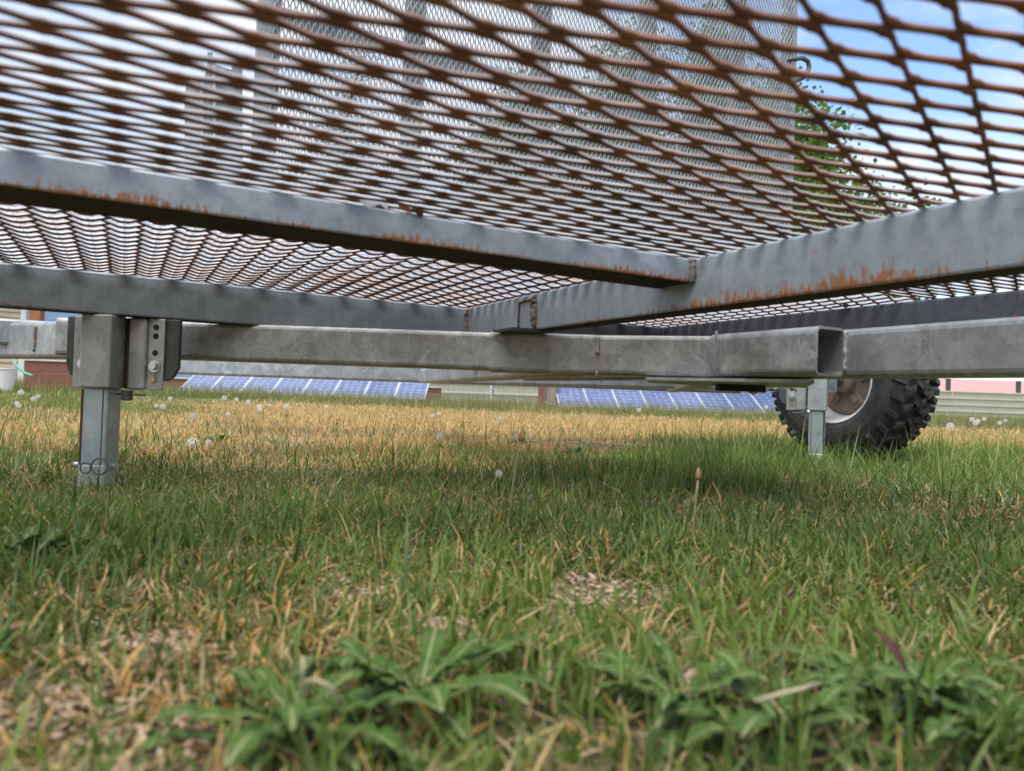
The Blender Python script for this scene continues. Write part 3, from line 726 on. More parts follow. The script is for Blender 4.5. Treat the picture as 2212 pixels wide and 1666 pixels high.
def post(name, px, py, s, w_, h, M, label, cat, rz=0.2):
    g = P(px, py, s); t = thing(name, label, cat, (g.x, g.y, 0), rz); e1 = Vector((math.cos(rz), math.sin(rz), 0)); e2 = Vector((-math.sin(rz), math.cos(rz), 0))
    bm = new(); boxf(bm, Vector((g.x, g.y, 0)), e1, e2, EZ, (-w_/2, w_/2), (-w_/2, w_/2), (-0.2, h)); finish('shaft', bm, M, t, bevel=0.01)
    bm = new(); boxf(bm, Vector((g.x, g.y, 0)), e1, e2, EZ, (-w_/2-0.01, w_/2+0.01), (-w_/2-0.01, w_/2+0.01), (h, h+0.03)); finish('cap', bm, M, t)
    return t
post('wooden_post', 79, 700, 11.0, 0.16, 2.1, speck('orange stained post', (0.22, 0.085, 0.035), (0.36, 0.15, 0.07), 12, 0.8, 0, 0.3, (4, 4, 1)), 'orange-brown wooden post beside the beige house at far left', 'post')
post('rusty_post', 1168, 860, 12.9, 0.085, 1.0, wood_red, 'narrow rust-red post right beside the grey log', 'post')
# log / tree stump
g = P(1190, 860, 13.1); st = thing('tree_stump', 'weathered grey-brown stump standing beside the right row of solar panels', 'stump', (g.x, g.y, 0))
bm = new(); rings = []
for z, r_ in ((-0.1, 0.17), (0.1, 0.145), (0.4, 0.13), (0.8, 0.125), (1.0, 0.12)):
    rings.append([bm.verts.new(Vector((g.x+(r_+0.012*math.sin(k*2.3+z))*math.cos(k*2*math.pi/18), g.y+(r_+0.012*math.cos(k*1.7))*math.sin(k*2*math.pi/18), z))) for k in range(18)])
for A_, B_ in zip(rings, rings[1:]):
    for k in range(18): bm.faces.new((A_[k], A_[(k+1) % 18], B_[(k+1) % 18], B_[k]))
bm.faces.new(rings[-1]); finish('trunk', bm, grey_wood, st, smooth=True)
bm = new(); q = Vector((g.x+0.02, g.y-0.19, 0.0))
tube(bm, [q+Vector((0.17*math.sin(t)*0.9, 0, 0.30-0.20*math.cos(t*0.9)+0.0)) for t in [0.2*k-0.9 for k in range(14)]], 0.008, 6); finish('wire_loop', bm, pale, st)

# wire mesh fence between the rows
wire = mat('fence wire', (0.30, 0.31, 0.30), 0.5, 0.6)
fl_, fr_ = P(925, 850, 14.2), P(1185, 860, 14.2)
fen = thing('wire_fence', 'grey welded wire fence between the two rows of solar panels', 'fence', (fl_.x, fl_.y, 0))
bm = new(); L = fr_.x-fl_.x
for k in range(int(L/0.10)+1): cyl(bm, (fl_.x+k*0.10, 14.2, 0), (fl_.x+k*0.10, 14.2, 0.95), 0.0022, n=5)
for k in range(7): cyl(bm, (fl_.x, 14.203, 0.06+k*0.145), (fr_.x, 14.203, 0.06+k*0.145), 0.0024, n=5)
finish('wire_mesh', bm, wire, fen)
for fx in (0.52, 1.0):
    bm = new(); cyl(bm, (fl_.x+L*fx, 14.23, -0.1), (fl_.x+L*fx, 14.23, 1.0), 0.022, n=10); finish('fence_post', bm, alu, fen)

# corrugated wall, far behind: one bar-ribbed sheet per panel
def corr_wall(name, a, b, z0, z1, n_sheet, M, label, ribs=4, lean=0.0):
    a, b = Vector(a), Vector(b); t = thing(name, label, 'wall', (a.x, a.y, 0)); d = (b-a).normalized(); nrm = Vector((d.y, -d.x))
    for k in range(n_sheet):
        p, q = a+(b-a)*k/n_sheet+d*0.01, a+(b-a)*(k+1)/n_sheet-d*0.01
        prof = []; hh = z1-z0
        for r_ in range(ribs):
            zb = z0+hh*r_/ribs
            prof += [(0.0, zb), (0.0, zb+hh/ribs*0.70), (0.045, zb+hh/ribs*0.76), (0.045, zb+hh/ribs*0.90), (0.0, zb+hh/ribs*0.97)]
        prof.append((0.0, z1))
        bm = new(); A_ = [bm.verts.new(Vector((p.x+nrm.x*o_, p.y+nrm.y*o_, z))) for o_, z in prof]; B_ = [bm.verts.new(Vector((q.x+nrm.x*o_, q.y+nrm.y*o_, z))) for o_, z in prof]
        for i in range(len(A_)-1): bm.faces.new((A_[i], B_[i], B_[i+1], A_[i+1]))
        bmesh.ops.solidify(bm, geom=list(bm.faces), thickness=0.01)
        finish('sheet', bm, M, t)
    return t
beige = speck('beige steel siding', (0.60, 0.57, 0.46), (0.68, 0.65, 0.53), 3, 0.55, 0, 0.05)
pa, pb = P(1960, 880, 27), P(2300, 905, 26)
corr_wall('siding_wall', (pa.x-1.0, 27.2), (pb.x+7, 25.8), 0.05, 1.02, 5, beige, 'low beige ribbed steel wall at the right edge of the lawn', 4)
corr_wall('siding_wall', (P(890, 850, 19).x, 19), (P(1240, 850, 19).x, 18.7), 0.02, 0.90, 2, beige, 'beige ribbed steel wall behind the wire fence', 3)
# building with pink metal roof
bld = thing('metal_roof_building', 'long low building with a faded pink metal roof beyond the beige wall', 'building', (20, 38, 0))
pink = speck('faded red roof', (0.52, 0.22, 0.20), (0.60, 0.29, 0.26), 1.2, 0.55, 0, 0.0)
rx0, rx1 = 13.0, 48.0
bm = new(); boxf(bm, Vector(), Vector((1, 0, 0)), Vector((0, 1, 0)), EZ, (rx0, rx1), (36.3, 46), (0, 1.0)); finish('wall', bm, beige, bld)
n_p = 36; pwid = (rx1-rx0+0.6)/n_p
for k in range(n_p):
    x0 = rx0-0.3+k*pwid
    bm = new(); box8(bm, [Vector((x0+0.012, 35.8, 0.93)), Vector((x0+pwid-0.012, 35.8, 0.93)), Vector((x0+pwid-0.012, 41.2, 2.06)), Vector((x0+0.012, 41.2, 2.06)),
                          Vector((x0+0.012, 35.8, 0.98)), Vector((x0+pwid-0.012, 35.8, 0.98)), Vector((x0+pwid-0.012, 41.2, 2.11)), Vector((x0+0.012, 41.2, 2.11))]); finish('roof_panel', bm, pink, bld)
bm = new(); box8(bm, [Vector((x, y, z)) for z in (0, 1) for x, y in ((0, 0), (1, 0), (1, 1), (0, 1))])
for v_ in bm.verts: v_.co = Vector((rx0-0.3+v_.co.x*(rx1-rx0+0.6), 41.21+v_.co.y*5.2, (2.06 if v_.co.y < .5 else 0.93)+v_.co.z*0.05))
finish('rear_roof', bm, pink, bld)
bm = new(); cyl(bm, (rx0-0.3, 41.2, 2.12), (rx1+0.3, 41.2, 2.12), 0.06, n=8); finish('ridge_cap', bm, alu, bld)
for k, px in enumerate((2048, 2200)):
    g = P(px, 850, 33); t = thing('dark_post', ('dark upright post nearer the tyre, against the pink roof' if k == 0 else 'dark upright post near the right edge, against the pink roof'), 'post', (g.x, 33, 0), 0, 'posts before the pink roof')
    bm = new(); boxf(bm, Vector((g.x, 33, 0)), Vector((1, 0, 0)), Vector((0, 1, 0)), EZ, (-0.085, 0.085), (-0.06, 0.06), (-0.1, 1.72)); finish('shaft', bm, MT['darksteel'], t)
    bm = new(); boxf(bm, Vector((g.x, 33, 0)), Vector((1, 0, 0)), Vector((0, 1, 0)), EZ, (-0.10, 0.10), (-0.07, 0.07), (1.72, 1.76)); finish('cap', bm, MT['darksteel'], t)

# beige sided house at far left
hc_ = P(60, 700, 17); hr = R(34); h1 = Vector((math.cos(hr), math.sin(hr), 0)); h2 = Vector((-math.sin(hr), math.cos(hr), 0)); ho = Vector((hc_.x, hc_.y, 0))
house = thing('sided_house', 'beige lap-sided house at the far left edge', 'house', ho-h1*5)
lap = speck('beige lap siding', (0.46, 0.36, 0.25), (0.54, 0.44, 0.32), 4, 0.7, 0, 0.05); trim = mat('white trim', (0.75, 0.74, 0.70), 0.6)
def hbox(name, x, y, z, M, par=None):
    bm = new(); boxf(bm, ho, h1, h2, EZ, x, y, z); return finish(name, bm, M, par or house)
hbox('wall', (-10, -0.05), (0.06, 7), (0, 2.75), lap)
for k in range(20):
    z = 0.08+k*0.132
    bm = new(); box8(bm, [ho+h1*x_+h2*y_+EZ*z_ for z_, yy in ((z, 0.0), (z+0.137, 0.036)) for x_, y_ in ((-10, yy), (-0.16, yy), (-0.16, 0.055), (-10, 0.055))]); finish('siding_board', bm, lap, house)
hbox('corner_trim', (-0.155, -0.04), (-0.03, 0.058), (0, 2.75), trim)
bm = new(); prism(bm, [ho+h1*-10.4+h2*-0.4+EZ*2.76, ho+h1*-10.4+h2*7.4+EZ*2.76, ho+h1*-10.4+h2*3.5+EZ*3.7], h1*10.7); finish('roof', bm, speck('brown shingles', (0.12, 0.10, 0.09), (0.2, 0.17, 0.15), 8, 0.9), house)
wd = hbox('window', (-1.30, -0.72), (-0.06, -0.005), (1.45, 2.4), trim)
hbox('pane', (-1.25, -0.77), (-0.068, -0.0605), (1.5, 2.35), mat('window glass', (0.05, 0.06, 0.07), 0.08), wd)
# bucket and hose
g = P(6, 800, 9.5); bk = thing('bucket', 'white plastic bucket at the left edge beside the hose', 'bucket', (g.x, g.y, 0))
bm = new(); cyl(bm, (g.x, g.y, 0.0), (g.x, g.y, 0.34), 0.12, 0.15, 20); finish('pail', bm, trim, bk, smooth=False)
bm = new(); tube(bm, [Vector((g.x+0.152*math.cos(t), g.y+0.152*math.sin(t), 0.34)) for t in [2*math.pi*k/24 for k in range(25)]], 0.010, 6); finish('rim', bm, trim, bk, smooth=True)
hb = [P(x_, y_, s_) for x_, y_, s_ in ((14, 690, 9.8), (17, 720, 9.7), (20, 750, 9.5), (25, 772, 9.4), (32, 786, 9.2), (42, 797, 9.1), (54, 806, 9.0), (70, 812, 8.9))]
bm = new(); tube(bm, hb, 0.016, 8)
tag(finish('garden_hose', bm, mat('green hose', (0.10, 0.36, 0.24), 0.4), None, smooth=True), 'green garden hose hanging down into the grass at far left', 'hose')

# ---- trees
def leaf_tree(name, label, base, height, crown, trunk_r, n_leaf, leaf, cols, kind, group='trees behind the mesh gate'):
    """crown: list of (cx, cy, cz, rx, rz) lobes relative to base"""
    t = thing(name, label, 'tree', base, 0, group); bx, by, _ = base
    bark = MT['bark']
    bm = new(); pts = [Vector((bx+0.05*math.sin(k*1.3), by+0.05*math.cos(k), height*0.74*k/8)) for k in range(9)]
    tube(bm, pts, [trunk_r*(1-0.105*k) for k in range(9)], 10)
    for cx, cy, cz, rx, rz in crown:
        p1 = Vector((bx+cx, by+cy, cz)); h0 = max(0.5, cz-rx*0.9-0.3); p0 = Vector((bx, by, min(h0, height*0.85)))
        if (p1-p0).length > 0.05: tube(bm, [p0, p0.lerp(p1, 0.5)+Vector((0, 0, 0.1)), p1, p1.lerp(p1+(p1-p0), 0.4)], [trunk_r*0.4, trunk_r*0.28, trunk_r*0.16, trunk_r*0.05], 6)
    finish('trunk', bm, bark, t, smooth=True)
    wts = np.array([c_[3]**2*c_[4] for c_ in crown]); wts /= wts.sum()
    # sprigs then leaves around each sprig
    n_s = max(40, n_leaf//46); pick = rng.choice(len(crown), n_s, p=wts); C = np.array(crown)[pick]
    u = rng.normal(size=(n_s, 3)); u /= np.linalg.norm(u, axis=1)[:, None]; rad = rng.uniform(0.15, 1.0, n_s)**0.5*rng.uniform(0.8, 1.12, n_s)
    S = np.c_[C[:, 0]+u[:, 0]*C[:, 3]*rad, C[:, 1]+u[:, 1]*C[:, 3]*rad, C[:, 2]+u[:, 2]*C[:, 4]*rad]
    per = n_leaf//n_s; sp = leaf*3.2
    dirs = u*0.5+np.array([0, 0, 0.9 if kind == 'poplar' else 0.35]); dirs /= np.linalg.norm(dirs, axis=1)[:, None]
    tt = rng.uniform(-1.6, 1.6, (n_s, per, 1))
    Pn = (S[:, None]+dirs[:, None]*tt*sp+rng.normal(0, sp*0.42, (n_s, per, 3))).reshape(-1, 3)
    n = len(Pn); a = rng.normal(size=(n, 3)); a[:, 2] -= 0.5; a /= np.linalg.norm(a, axis=1)[:, None]
    b2 = np.cross(a, rng.normal(size=(n, 3))); b2 /= np.linalg.norm(b2, axis=1)[:, None]
    L_ = leaf*rng.uniform(0.6, 1.25, (n, 1)); Wd = L_*(0.36 if kind != 'conifer' else 0.13)
    Vv = np.stack([Pn, Pn+a*L_*0.45+b2*Wd, Pn+a*L_, Pn+a*L_*0.45-b2*Wd], 1).reshape(-1, 3)
    Fq = np.arange(n*4).reshape(-1, 4)
    cA, cB = np.array(cols[0]), np.array(cols[1]); k = np.clip(rng.normal(0.5, 0.25, n)+np.repeat(rng.normal(0, 0.25, n_s), per), 0, 1)[:, None]
    cl = np.repeat(cA*(1-k)+cB*k, 4, axis=0)
    ob = mesh_np('crown', Vv, Fq, MT['leaf'], t, None, cl)
    return t
MT['bark'] = speck('bark', (0.10, 0.08, 0.06), (0.20, 0.17, 0.13), 9, 0.9, 0, 0.5, (3, 3, 0.6))
def attr_mat(name, trans=0.3, rough=0.55):
    M = bpy.data.materials.new(name); M.use_nodes = True; B = NB(M)
    at = B.n('ShaderNodeAttribute'); at.attribute_name = 'col'
    B.l(at.outputs['Color'], B.b.inputs['Base Color']); B.b.inputs['Roughness'].default_value = rough
    B.b.inputs['Specular IOR Level'].default_value = 0.35
    if trans:
        tr = B.n('ShaderNodeBsdfTranslucent'); B.l(B.mix(1.0, at.outputs['Color'], (1.35, 1.3, 0.7), 'MULTIPLY'), tr.inputs[0])
        ms = B.n('ShaderNodeMixShader'); ms.inputs[0].default_value = trans
        B.l(B.b.outputs[0], ms.inputs[1]); B.l(tr.outputs[0], ms.inputs[2])
        B.l(ms.outputs[0], B.t.nodes['Material Output'].inputs[0])
    return M
MT['leaf'] = attr_mat('tree leaf', 0.35)
def column(h, r, n=9, z0=1.2):
    out = []
    for k in range(n):
        f = k/(n-1); rr = r*(0.55+0.75*math.sin(math.pi*min(1, f*0.85+0.12)))*(1-0.75*f**3)
        out.append((random.uniform(-.25, .25)*r, random.uniform(-.25, .25)*r, z0+(h-z0)*f, rr, (h-z0)/n*0.75))
    return out
GREEN1 = ((0.055, 0.10, 0.025), (0.12, 0.19, 0.055)); GREEN2 = ((0.08, 0.15, 0.025), (0.17, 0.26, 0.05)); CON = ((0.03, 0.055, 0.035), (0.06, 0.095, 0.055))
def at(px, s, z=0): g = P(px, 850, s); return (g.x, g.y, z)
leaf_tree('poplar_tree', 'leafy green poplar behind the middle of the mesh gate', at(1105, 24), 11.4, column(11.4, 1.75), 0.14, 34000, 0.18, GREEN1, 'poplar')
leaf_tree('poplar_tree', 'tall green poplar behind the gate, second from its right end', at(1330, 23), 12.4, column(12.4, 1.8), 0.15, 38000, 0.18, GREEN1, 'poplar')
leaf_tree('poplar_tree', 'tallest green poplar, behind the right end of the gate', at(1530, 24), 14.2, column(14.2, 1.75), 0.15, 42000, 0.18, GREEN1, 'poplar')
leaf_tree('poplar_tree', 'slim green poplar just left of the gate\'s right edge', at(1660, 25), 11.6, column(11.6, 1.3), 0.13, 26000, 0.18, GREEN1, 'poplar')
leaf_tree('spruce_tree', 'dark needled tree behind the left part of the mesh gate', at(730, 22), 10.6, [(random.uniform(-.4, .4), 0, 1.5+9*f, 1.75*(1-f*0.8)+0.1, 0.7) for f in [k/10 for k in range(11)]], 0.14, 34000, 0.15, CON, 'conifer')
leaf_tree('maple_tree', 'bright green maple with a tall spike right of the gate', at(1742, 17), 7.6,
          [(0.0, 0, 7.0, 0.32, 0.55), (-0.05, 0, 6.2, 0.55, 0.55), (-0.1, 0, 5.3, 0.85, 0.7), (-0.1, 0, 4.3, 1.05, 0.8), (-0.1, 0.1, 3.2, 1.2, 0.9), (0.1, 0, 2.2, 1.2, 0.8)], 0.08, 26000, 0.15, GREEN2, 'maple', 'leafy trees right of the gate')
leaf_tree('maple_tree', 'low bushy green maple spreading to the right below the sky', at(1872, 17), 5.4,
          [(-0.35, 0, 4.9, 0.3, 0.45), (0.25, 0, 4.7, 0.35, 0.45), (0.65, 0, 4.3, 0.3, 0.5), (0.1, 0, 4.1, 0.7, 0.6), (-0.5, 0, 3.6, 0.7, 0.7), (0.35, 0, 3.3, 0.7, 0.7), (-0.1, 0, 2.4, 1.0, 0.9)], 0.06, 18000, 0.14, GREEN2, 'maple', 'leafy trees right of the gate')

# ================================================================== GRASS
MT['grass'] = attr_mat('grass blade', 0.34, 0.45)
MT['dry'] = attr_mat('dry grass blade', 0.2, 0.7)
BARE = [(1500, 978, .16), (1690, 985, .16), (1300, 968, .10), (2120, 1005, .18), (1900, 1010, .14), (640, 960, .12), (760, 1290, .07), (1330, 1290, .09), (1250, 1330, .06), (330, 1420, .06), (120, 1560, .05), (960, 1370, .04), (560, 1210, .05), (1480, 1500, .04), (330, 1640, .05)]
bare = []
for px, py, r_ in BARE:
    g = G(px, py, 0.0); bare.append((g.x, g.y, r_*max(0.7, g.y/1.4)))
def bareness(x, y):
    k = np.zeros_like(x)
    for bx, by, br in bare:
        d = np.hypot(x-bx, (y-by)*0.9)/br; k = np.maximum(k, 1-smooth(0.5, 1.15, d+0.45*field(x, y, 14, 5)))
    return k
def dryness(x, y):
    n1, n2 = field(x, y, 1.1, 1), field(x, y, 3.7, 9)
    left = smooth(0.4, -0.6, x/np.maximum(y, .3))
    k = 0.20+0.12*n1+0.12*n2
    k = k+0.62*smooth(1.55, 2.1, y+0.2*n1)*left                                      # straw band beyond the left leg
    k = k+0.78*smooth(2.0, 2.9, y+0.3*n1)*smooth(10.5, 7.5, y+0.7*n2)*smooth(-0.62, -0.30, x/y+0.04*n1)   # golden band
    k = k+0.35*smooth(1.0, 0.5, y)*smooth(0.05, -0.35, x/np.maximum(y, .3))  # dry patch front left
    k = k-0.80*smooth(0.05, 0.28, x/y)*smooth(1.5, 1.9, y)*smooth(4.3, 3.4, y+0.3*n2)          # lush near the tyre
    k = k-0.30*smooth(7.5, 10, y)*(x < 0)-0.55*smooth(3.9, 5.2, y+0.4*n2)*smooth(-0.22, -0.42, x/y)
    return np.clip(k, 0.03, 0.93)
def scatter(n, y0, y1, slope=0.86, extra=0.5):
    """uniform points in the wedge in front of the camera"""
    y = np.sqrt(rng.uniform(y0*y0, y1*y1, n)); hw = slope*y+extra*np.minimum(1, y); x = rng.uniform(-1, 1, n)*hw
    return x, y
ALLV = {'g': [], 'd': []}; ALLF = {'g': [], 'd': []}; ALLC = {'g': [], 'd': []}; CNT = {'g': 0, 'd': 0}
def blades(x, y, z, h, wd, lean, bend, col, seg, key, az_=None, curl=0.0):
    n = len(x); az_ = rng.uniform(0, 2*np.pi, n) if az_ is None else az_
    dxy = np.c_[np.cos(az_), np.sin(az_)]; sd_ = az_+np.pi/2+rng.normal(0, 0.5, n); sxy = np.c_[np.cos(sd_), np.sin(sd_)]
    V = np.zeros((n, 2*seg+1, 3)); ang = lean.copy(); px = np.zeros(n); pz = np.zeros(n)
    for k in range(seg+1):
        f = k/seg; wk = wd*(1-f**1.6)*(0.75+0.25*min(1, f*4))
        c_ = np.c_[x+dxy[:, 0]*px, y+dxy[:, 1]*px, z+pz]
        if k < seg:
            V[:, 2*k, :] = c_; V[:, 2*k+1, :] = c_
            V[:, 2*k, :2] -= sxy*wk[:, None]/2; V[:, 2*k+1, :2] += sxy*wk[:, None]/2
        else: V[:, 2*seg, :] = c_
        px = px+np.sin(ang)*h/seg; pz = pz+np.cos(ang)*h/seg; ang = ang+bend/seg
    V[:, 1:, 2] = np.maximum(V[:, 1:, 2], z[:, None]+0.001)
    T_ = []
    for k in range(seg-1): T_ += [(2*k, 2*k+1, 2*k+3), (2*k, 2*k+3, 2*k+2)]
    T_.append((2*seg-2, 2*seg-1, 2*seg)); T_ = np.array(T_); nv = 2*seg+1
    F = (T_[None]+(np.arange(n)*nv)[:, None, None]+CNT[key]).reshape(-1, 3)
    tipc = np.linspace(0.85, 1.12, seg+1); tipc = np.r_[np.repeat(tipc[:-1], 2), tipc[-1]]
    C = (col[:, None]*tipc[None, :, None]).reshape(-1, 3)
    ALLV[key].append(V.reshape(-1, 3)); ALLF[key].append(F); ALLC[key].append(C); CNT[key] += n*nv
def lerp(a, b, k): return np.array(a)*(1-k)[:, None]+np.array(b)*k[:, None]
def lawn(n, y0, y1, wd0, seg, hscale=1.0, slope=0.86, tuft=0.5):
    m_ = int(n*(1-tuft)); x, y = scatter(m_, y0, y1, slope)
    tx, ty = scatter(max(1, int(n*tuft/9)), y0, y1, slope); rr = 0.007+0.004*ty
    x = np.r_[x, (tx[:, None]+rng.normal(0, 1, (len(tx), 9))*rr[:, None]).ravel()]; y = np.r_[y, (ty[:, None]+rng.normal(0, 1, (len(tx), 9))*rr[:, None]).ravel()]
    b_ = bareness(x, y); keep = rng.uniform(size=len(x)) > b_*0.93; x, y = x[keep], y[keep]
    z = ground_z(x, y)-0.002; n = len(x); dk = rng.uniform(size=n) < dryness(x, y)
    lush = smooth(0.10, 0.35, x/y)*smooth(1.7, 2.3, y)*smooth(5, 3.5, y)
    tall = smooth(8.5, 12.5, y)
    h = rng.lognormal(math.log(0.031), 0.52, n)*hscale*(1+0.75*lush+1.6*tall+0.25*field(x, y, 2.4, 2))
    h = np.clip(h, 0.012, np.where(y < 1.3, 0.062, 0.24)); wd = wd0*rng.uniform(0.65, 1.35, n)
    kk = np.clip(0.5+0.45*field(x, y, 2.9, 6)+0.25*field(x, y, 8.0, 12)+rng.normal(0, 0.32, n), 0, 1)
    cg = lerp((0.038, 0.098, 0.018), (0.175, 0.275, 0.058), kk); yl = np.clip(rng.normal(0.08, 0.22, n), 0, 0.8); cg = cg*(1-yl)[:, None]+np.array((0.30, 0.29, 0.09))*yl[:, None]
    cdry = lerp((0.42, 0.275, 0.11), (0.68, 0.50, 0.24), np.clip(rng.normal(0.5, 0.3, n), 0, 1)); og = (rng.uniform(size=n) < 0.25)[:, None]; cdry = np.where(og, cdry*np.array((1.05, 0.82, 0.6)), cdry)
    lean = np.abs(rng.normal(0, 0.55, n)); bend = np.abs(rng.normal(0.85, 0.8, n))
    g_ = ~dk
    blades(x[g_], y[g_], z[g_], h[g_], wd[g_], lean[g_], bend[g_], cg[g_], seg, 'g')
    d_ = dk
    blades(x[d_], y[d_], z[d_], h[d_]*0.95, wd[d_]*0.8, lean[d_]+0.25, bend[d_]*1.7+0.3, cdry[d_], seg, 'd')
lawn(60000, 0.22, 1.15, 0.0034, 4)
lawn(130000, 1.15, 3.0, 0.0033, 3)
lawn(175000, 3.0, 7.2, 0.0042, 2)
lawn(95000, 7.2, 15.0, 0.0085, 2, 1.15, 0.80)
lawn(26000, 15.0, 30.0, 0.018, 2, 1.3, 0.78, 0.3)
# flattened litter: short dry curls close to the soil, near field
x, y = scatter(26000, 0.22, 2.4); n = len(x)
blades(x, y, ground_z(x, y)+0.003+rng.uniform(0, 0.012, n), rng.uniform(0.015, 0.045, n), rng.uniform(0.0012, 0.003, n), rng.uniform(1.0, 1.6, n), rng.normal(0, 0.9, n), lerp((0.30, 0.20, 0.10), (0.58, 0.46, 0.28), rng.uniform(0, 1, n)), 3, 'd')
# taller seed stalks by the solar panels and the timber
x, y = scatter(9000, 9.5, 12.7, 0.72); n = len(x)
blades(x, y, ground_z(x, y), rng.uniform(0.10, 0.27, n), np.full(n, 0.007), np.abs(rng.normal(0, 0.15, n)), np.abs(rng.normal(0.25, 0.2, n)), lerp((0.16, 0.20, 0.08), (0.34, 0.27, 0.15), rng.uniform(0, 1, n)), 2, 'g')
# a few long coarse green blades
x, y = scatter(900, 0.3, 4.0); n = len(x)
blades(x, y, ground_z(x, y), rng.uniform(0.06, 0.11, n), rng.uniform(0.003, 0.0055, n), np.abs(rng.normal(0.25, 0.3, n)), rng.uniform(0.2, 1.3, n), lerp((0.055, 0.11, 0.035), (0.12, 0.20, 0.07), rng.uniform(0, 1, n)), 4, 'g')
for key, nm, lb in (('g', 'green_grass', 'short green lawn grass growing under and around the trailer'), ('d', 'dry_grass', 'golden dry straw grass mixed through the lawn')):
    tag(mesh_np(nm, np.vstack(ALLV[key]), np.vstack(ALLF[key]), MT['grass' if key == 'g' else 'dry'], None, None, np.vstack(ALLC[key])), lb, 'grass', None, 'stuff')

# wood chips in the bare patches
cv, cf, ccol, k0 = [], [], [], 0
for bx, by, br in bare:
    for _ in range(int(min(520, 9000*br*br)+60)):
        a, r_ = random.uniform(0, 6.283), br*1.1*math.sqrt(random.random()); x, y = bx+r_*math.cos(a), by+r_*math.sin(a)
        L_, W_, H_ = random.uniform(0.005, 0.015), random.uniform(0.003, 0.007), random.uniform(0.001, 0.0025); M_ = Matrix.Rotation(random.uniform(0, 6.283), 3, 'Z') @ Matrix.Rotation(random.gauss(0, 0.35), 3, 'X') @ Matrix.Rotation(random.gauss(0, 0.3), 3, 'Y')
        z = float(ground_z(np.array(x), np.array(y)))+0.003+random.uniform(0, 0.004)
        for sz in (-1, 1):
            for (sx_, sy_) in ((-1, -1), (1, -1), (1, 1), (-1, 1)): cv.append(tuple(Vector((x, y, z))+M_ @ Vector((sx_*L_/2*random.uniform(.7, 1), sy_*W_/2*random.uniform(.7, 1), sz*H_/2))))
        cf += [tuple(k0+i for i in f) for f in ((0, 3, 2, 1), (4, 5, 6, 7), (0, 1, 5, 4), (1, 2, 6, 5), (2, 3, 7, 6), (3, 0, 4, 7))]; k0 += 8
        t = random.random(); c_ = [0.36+0.30*t, 0.25+0.24*t, 0.17+0.18*t]; ccol += [c_]*8
tag(mesh_np('wood_chips', np.array(cv), np.array(cf), attr_mat('wood chip', 0, 0.9), None, None, np.array(ccol)), 'pale pinkish wood chips and crumbs lying in bare patches of the lawn', 'wood chips', None, 'stuff')

# ---- broad-leaved weeds (dandelion rosettes)
weed_m = speck('dandelion leaf', (0.042, 0.095, 0.016), (0.095, 0.165, 0.030), 60, 0.5, 0, 0.5)
weed_m.node_tree.nodes['Principled BSDF'].inputs['Specular IOR Level'].default_value = 0.25
B = NB(weed_m); v = B.coord(); src = B.b.inputs['Base Color'].links[0].from_socket
yy = B.math('ABSOLUTE', B.sepz(v)[1]); k = B.math('LESS_THAN', yy, 0.0007)
vein = B.math('LESS_THAN', B.math('FRACT', B.math('ADD', B.math('MULTIPLY', B.sepz(v)[0], 140.0), B.math('MULTIPLY', yy, -150.0))), 0.16)
c = B.mix(B.math('MULTIPLY', vein, 0.25), src, (0.17, 0.24, 0.08))
c = B.mix(B.ramp(B.noise(v, 130, 4), (0.62, (0, 0, 0)), (0.75, (1, 1, 1))), c, (0.16, 0.15, 0.05))
B.l(B.mix(k, c, (0.26, 0.28, 0.13)), B.b.inputs['Base Color'])
def leaf_mesh(L_, W_, lobes, bend, wave):
    n = 26; vs, fs = [], []; teeth = 5
    for i in range(n):
        f = i/(n-1); env = W_*(0.10+0.95*max(0, math.sin(math.pi*f**1.5))**0.75)
        saw = (f*teeth) % 1.0                       # teeth hook back towards the base
        wv_ = env*(1-lobes*(saw if f < 0.86 else 0.0))
        if i == n-1: wv_ = 0.0006
        zz = L_*(bend[0]*f-bend[1]*f*f)+wave*0.003*math.sin(f*9); rip = 0.10*wv_+wave*0.0012*math.sin(i*1.9)
        vs += [(L_*f, wv_/2, zz+rip), (L_*f, 0, zz), (L_*f, -wv_/2, zz+0.10*wv_-wave*0.0012*math.sin(i*1.3))]
    for i in range(n-1):
        a = i*3; fs += [(a, a+1, a+4, a+3), (a+1, a+2, a+5, a+4)]
    me = bpy.data.meshes.new('leaf'); me.from_pydata(vs, [], fs); me.materials.append(weed_m)
    for p in me.polygons: p.use_smooth = True
    me.update(); return me
LEAVES = [leaf_mesh(1.0*s_, 0.25*s_, lb_, bd, wv_) for s_, lb_, bd, wv_ in ((0.065, .62, (0.75, 0.75), 1), (0.08, .7, (0.55, 0.65), .8), (0.05, .45, (0.9, 0.9), .9), (0.072, .6, (0.4, 0.5), 1), (0.055, .3, (1.0, 0.9), .8))]
def weed(g, n, sc, label, group='dandelion rosettes in the lawn'):
    n = int(n*1.5)
    t = thing('dandelion_plant', label, 'plant', (g.x, g.y, float(ground_z(np.array(g.x), np.array(g.y)))), random.uniform(0, 6.28), group)
    for k in range(n):
        o = link('leaf', LEAVES[k % 5], t); a = k*2.4+random.uniform(-.3, .3); o.rotation_euler = (random.uniform(-.3, .3), random.uniform(-.6, -.05), a)
        s_ = sc*random.uniform(0.75, 1.25); o.scale = (s_, s_, s_); o.location = (0.004*math.cos(a), 0.004*math.sin(a), 0.003)
    return t
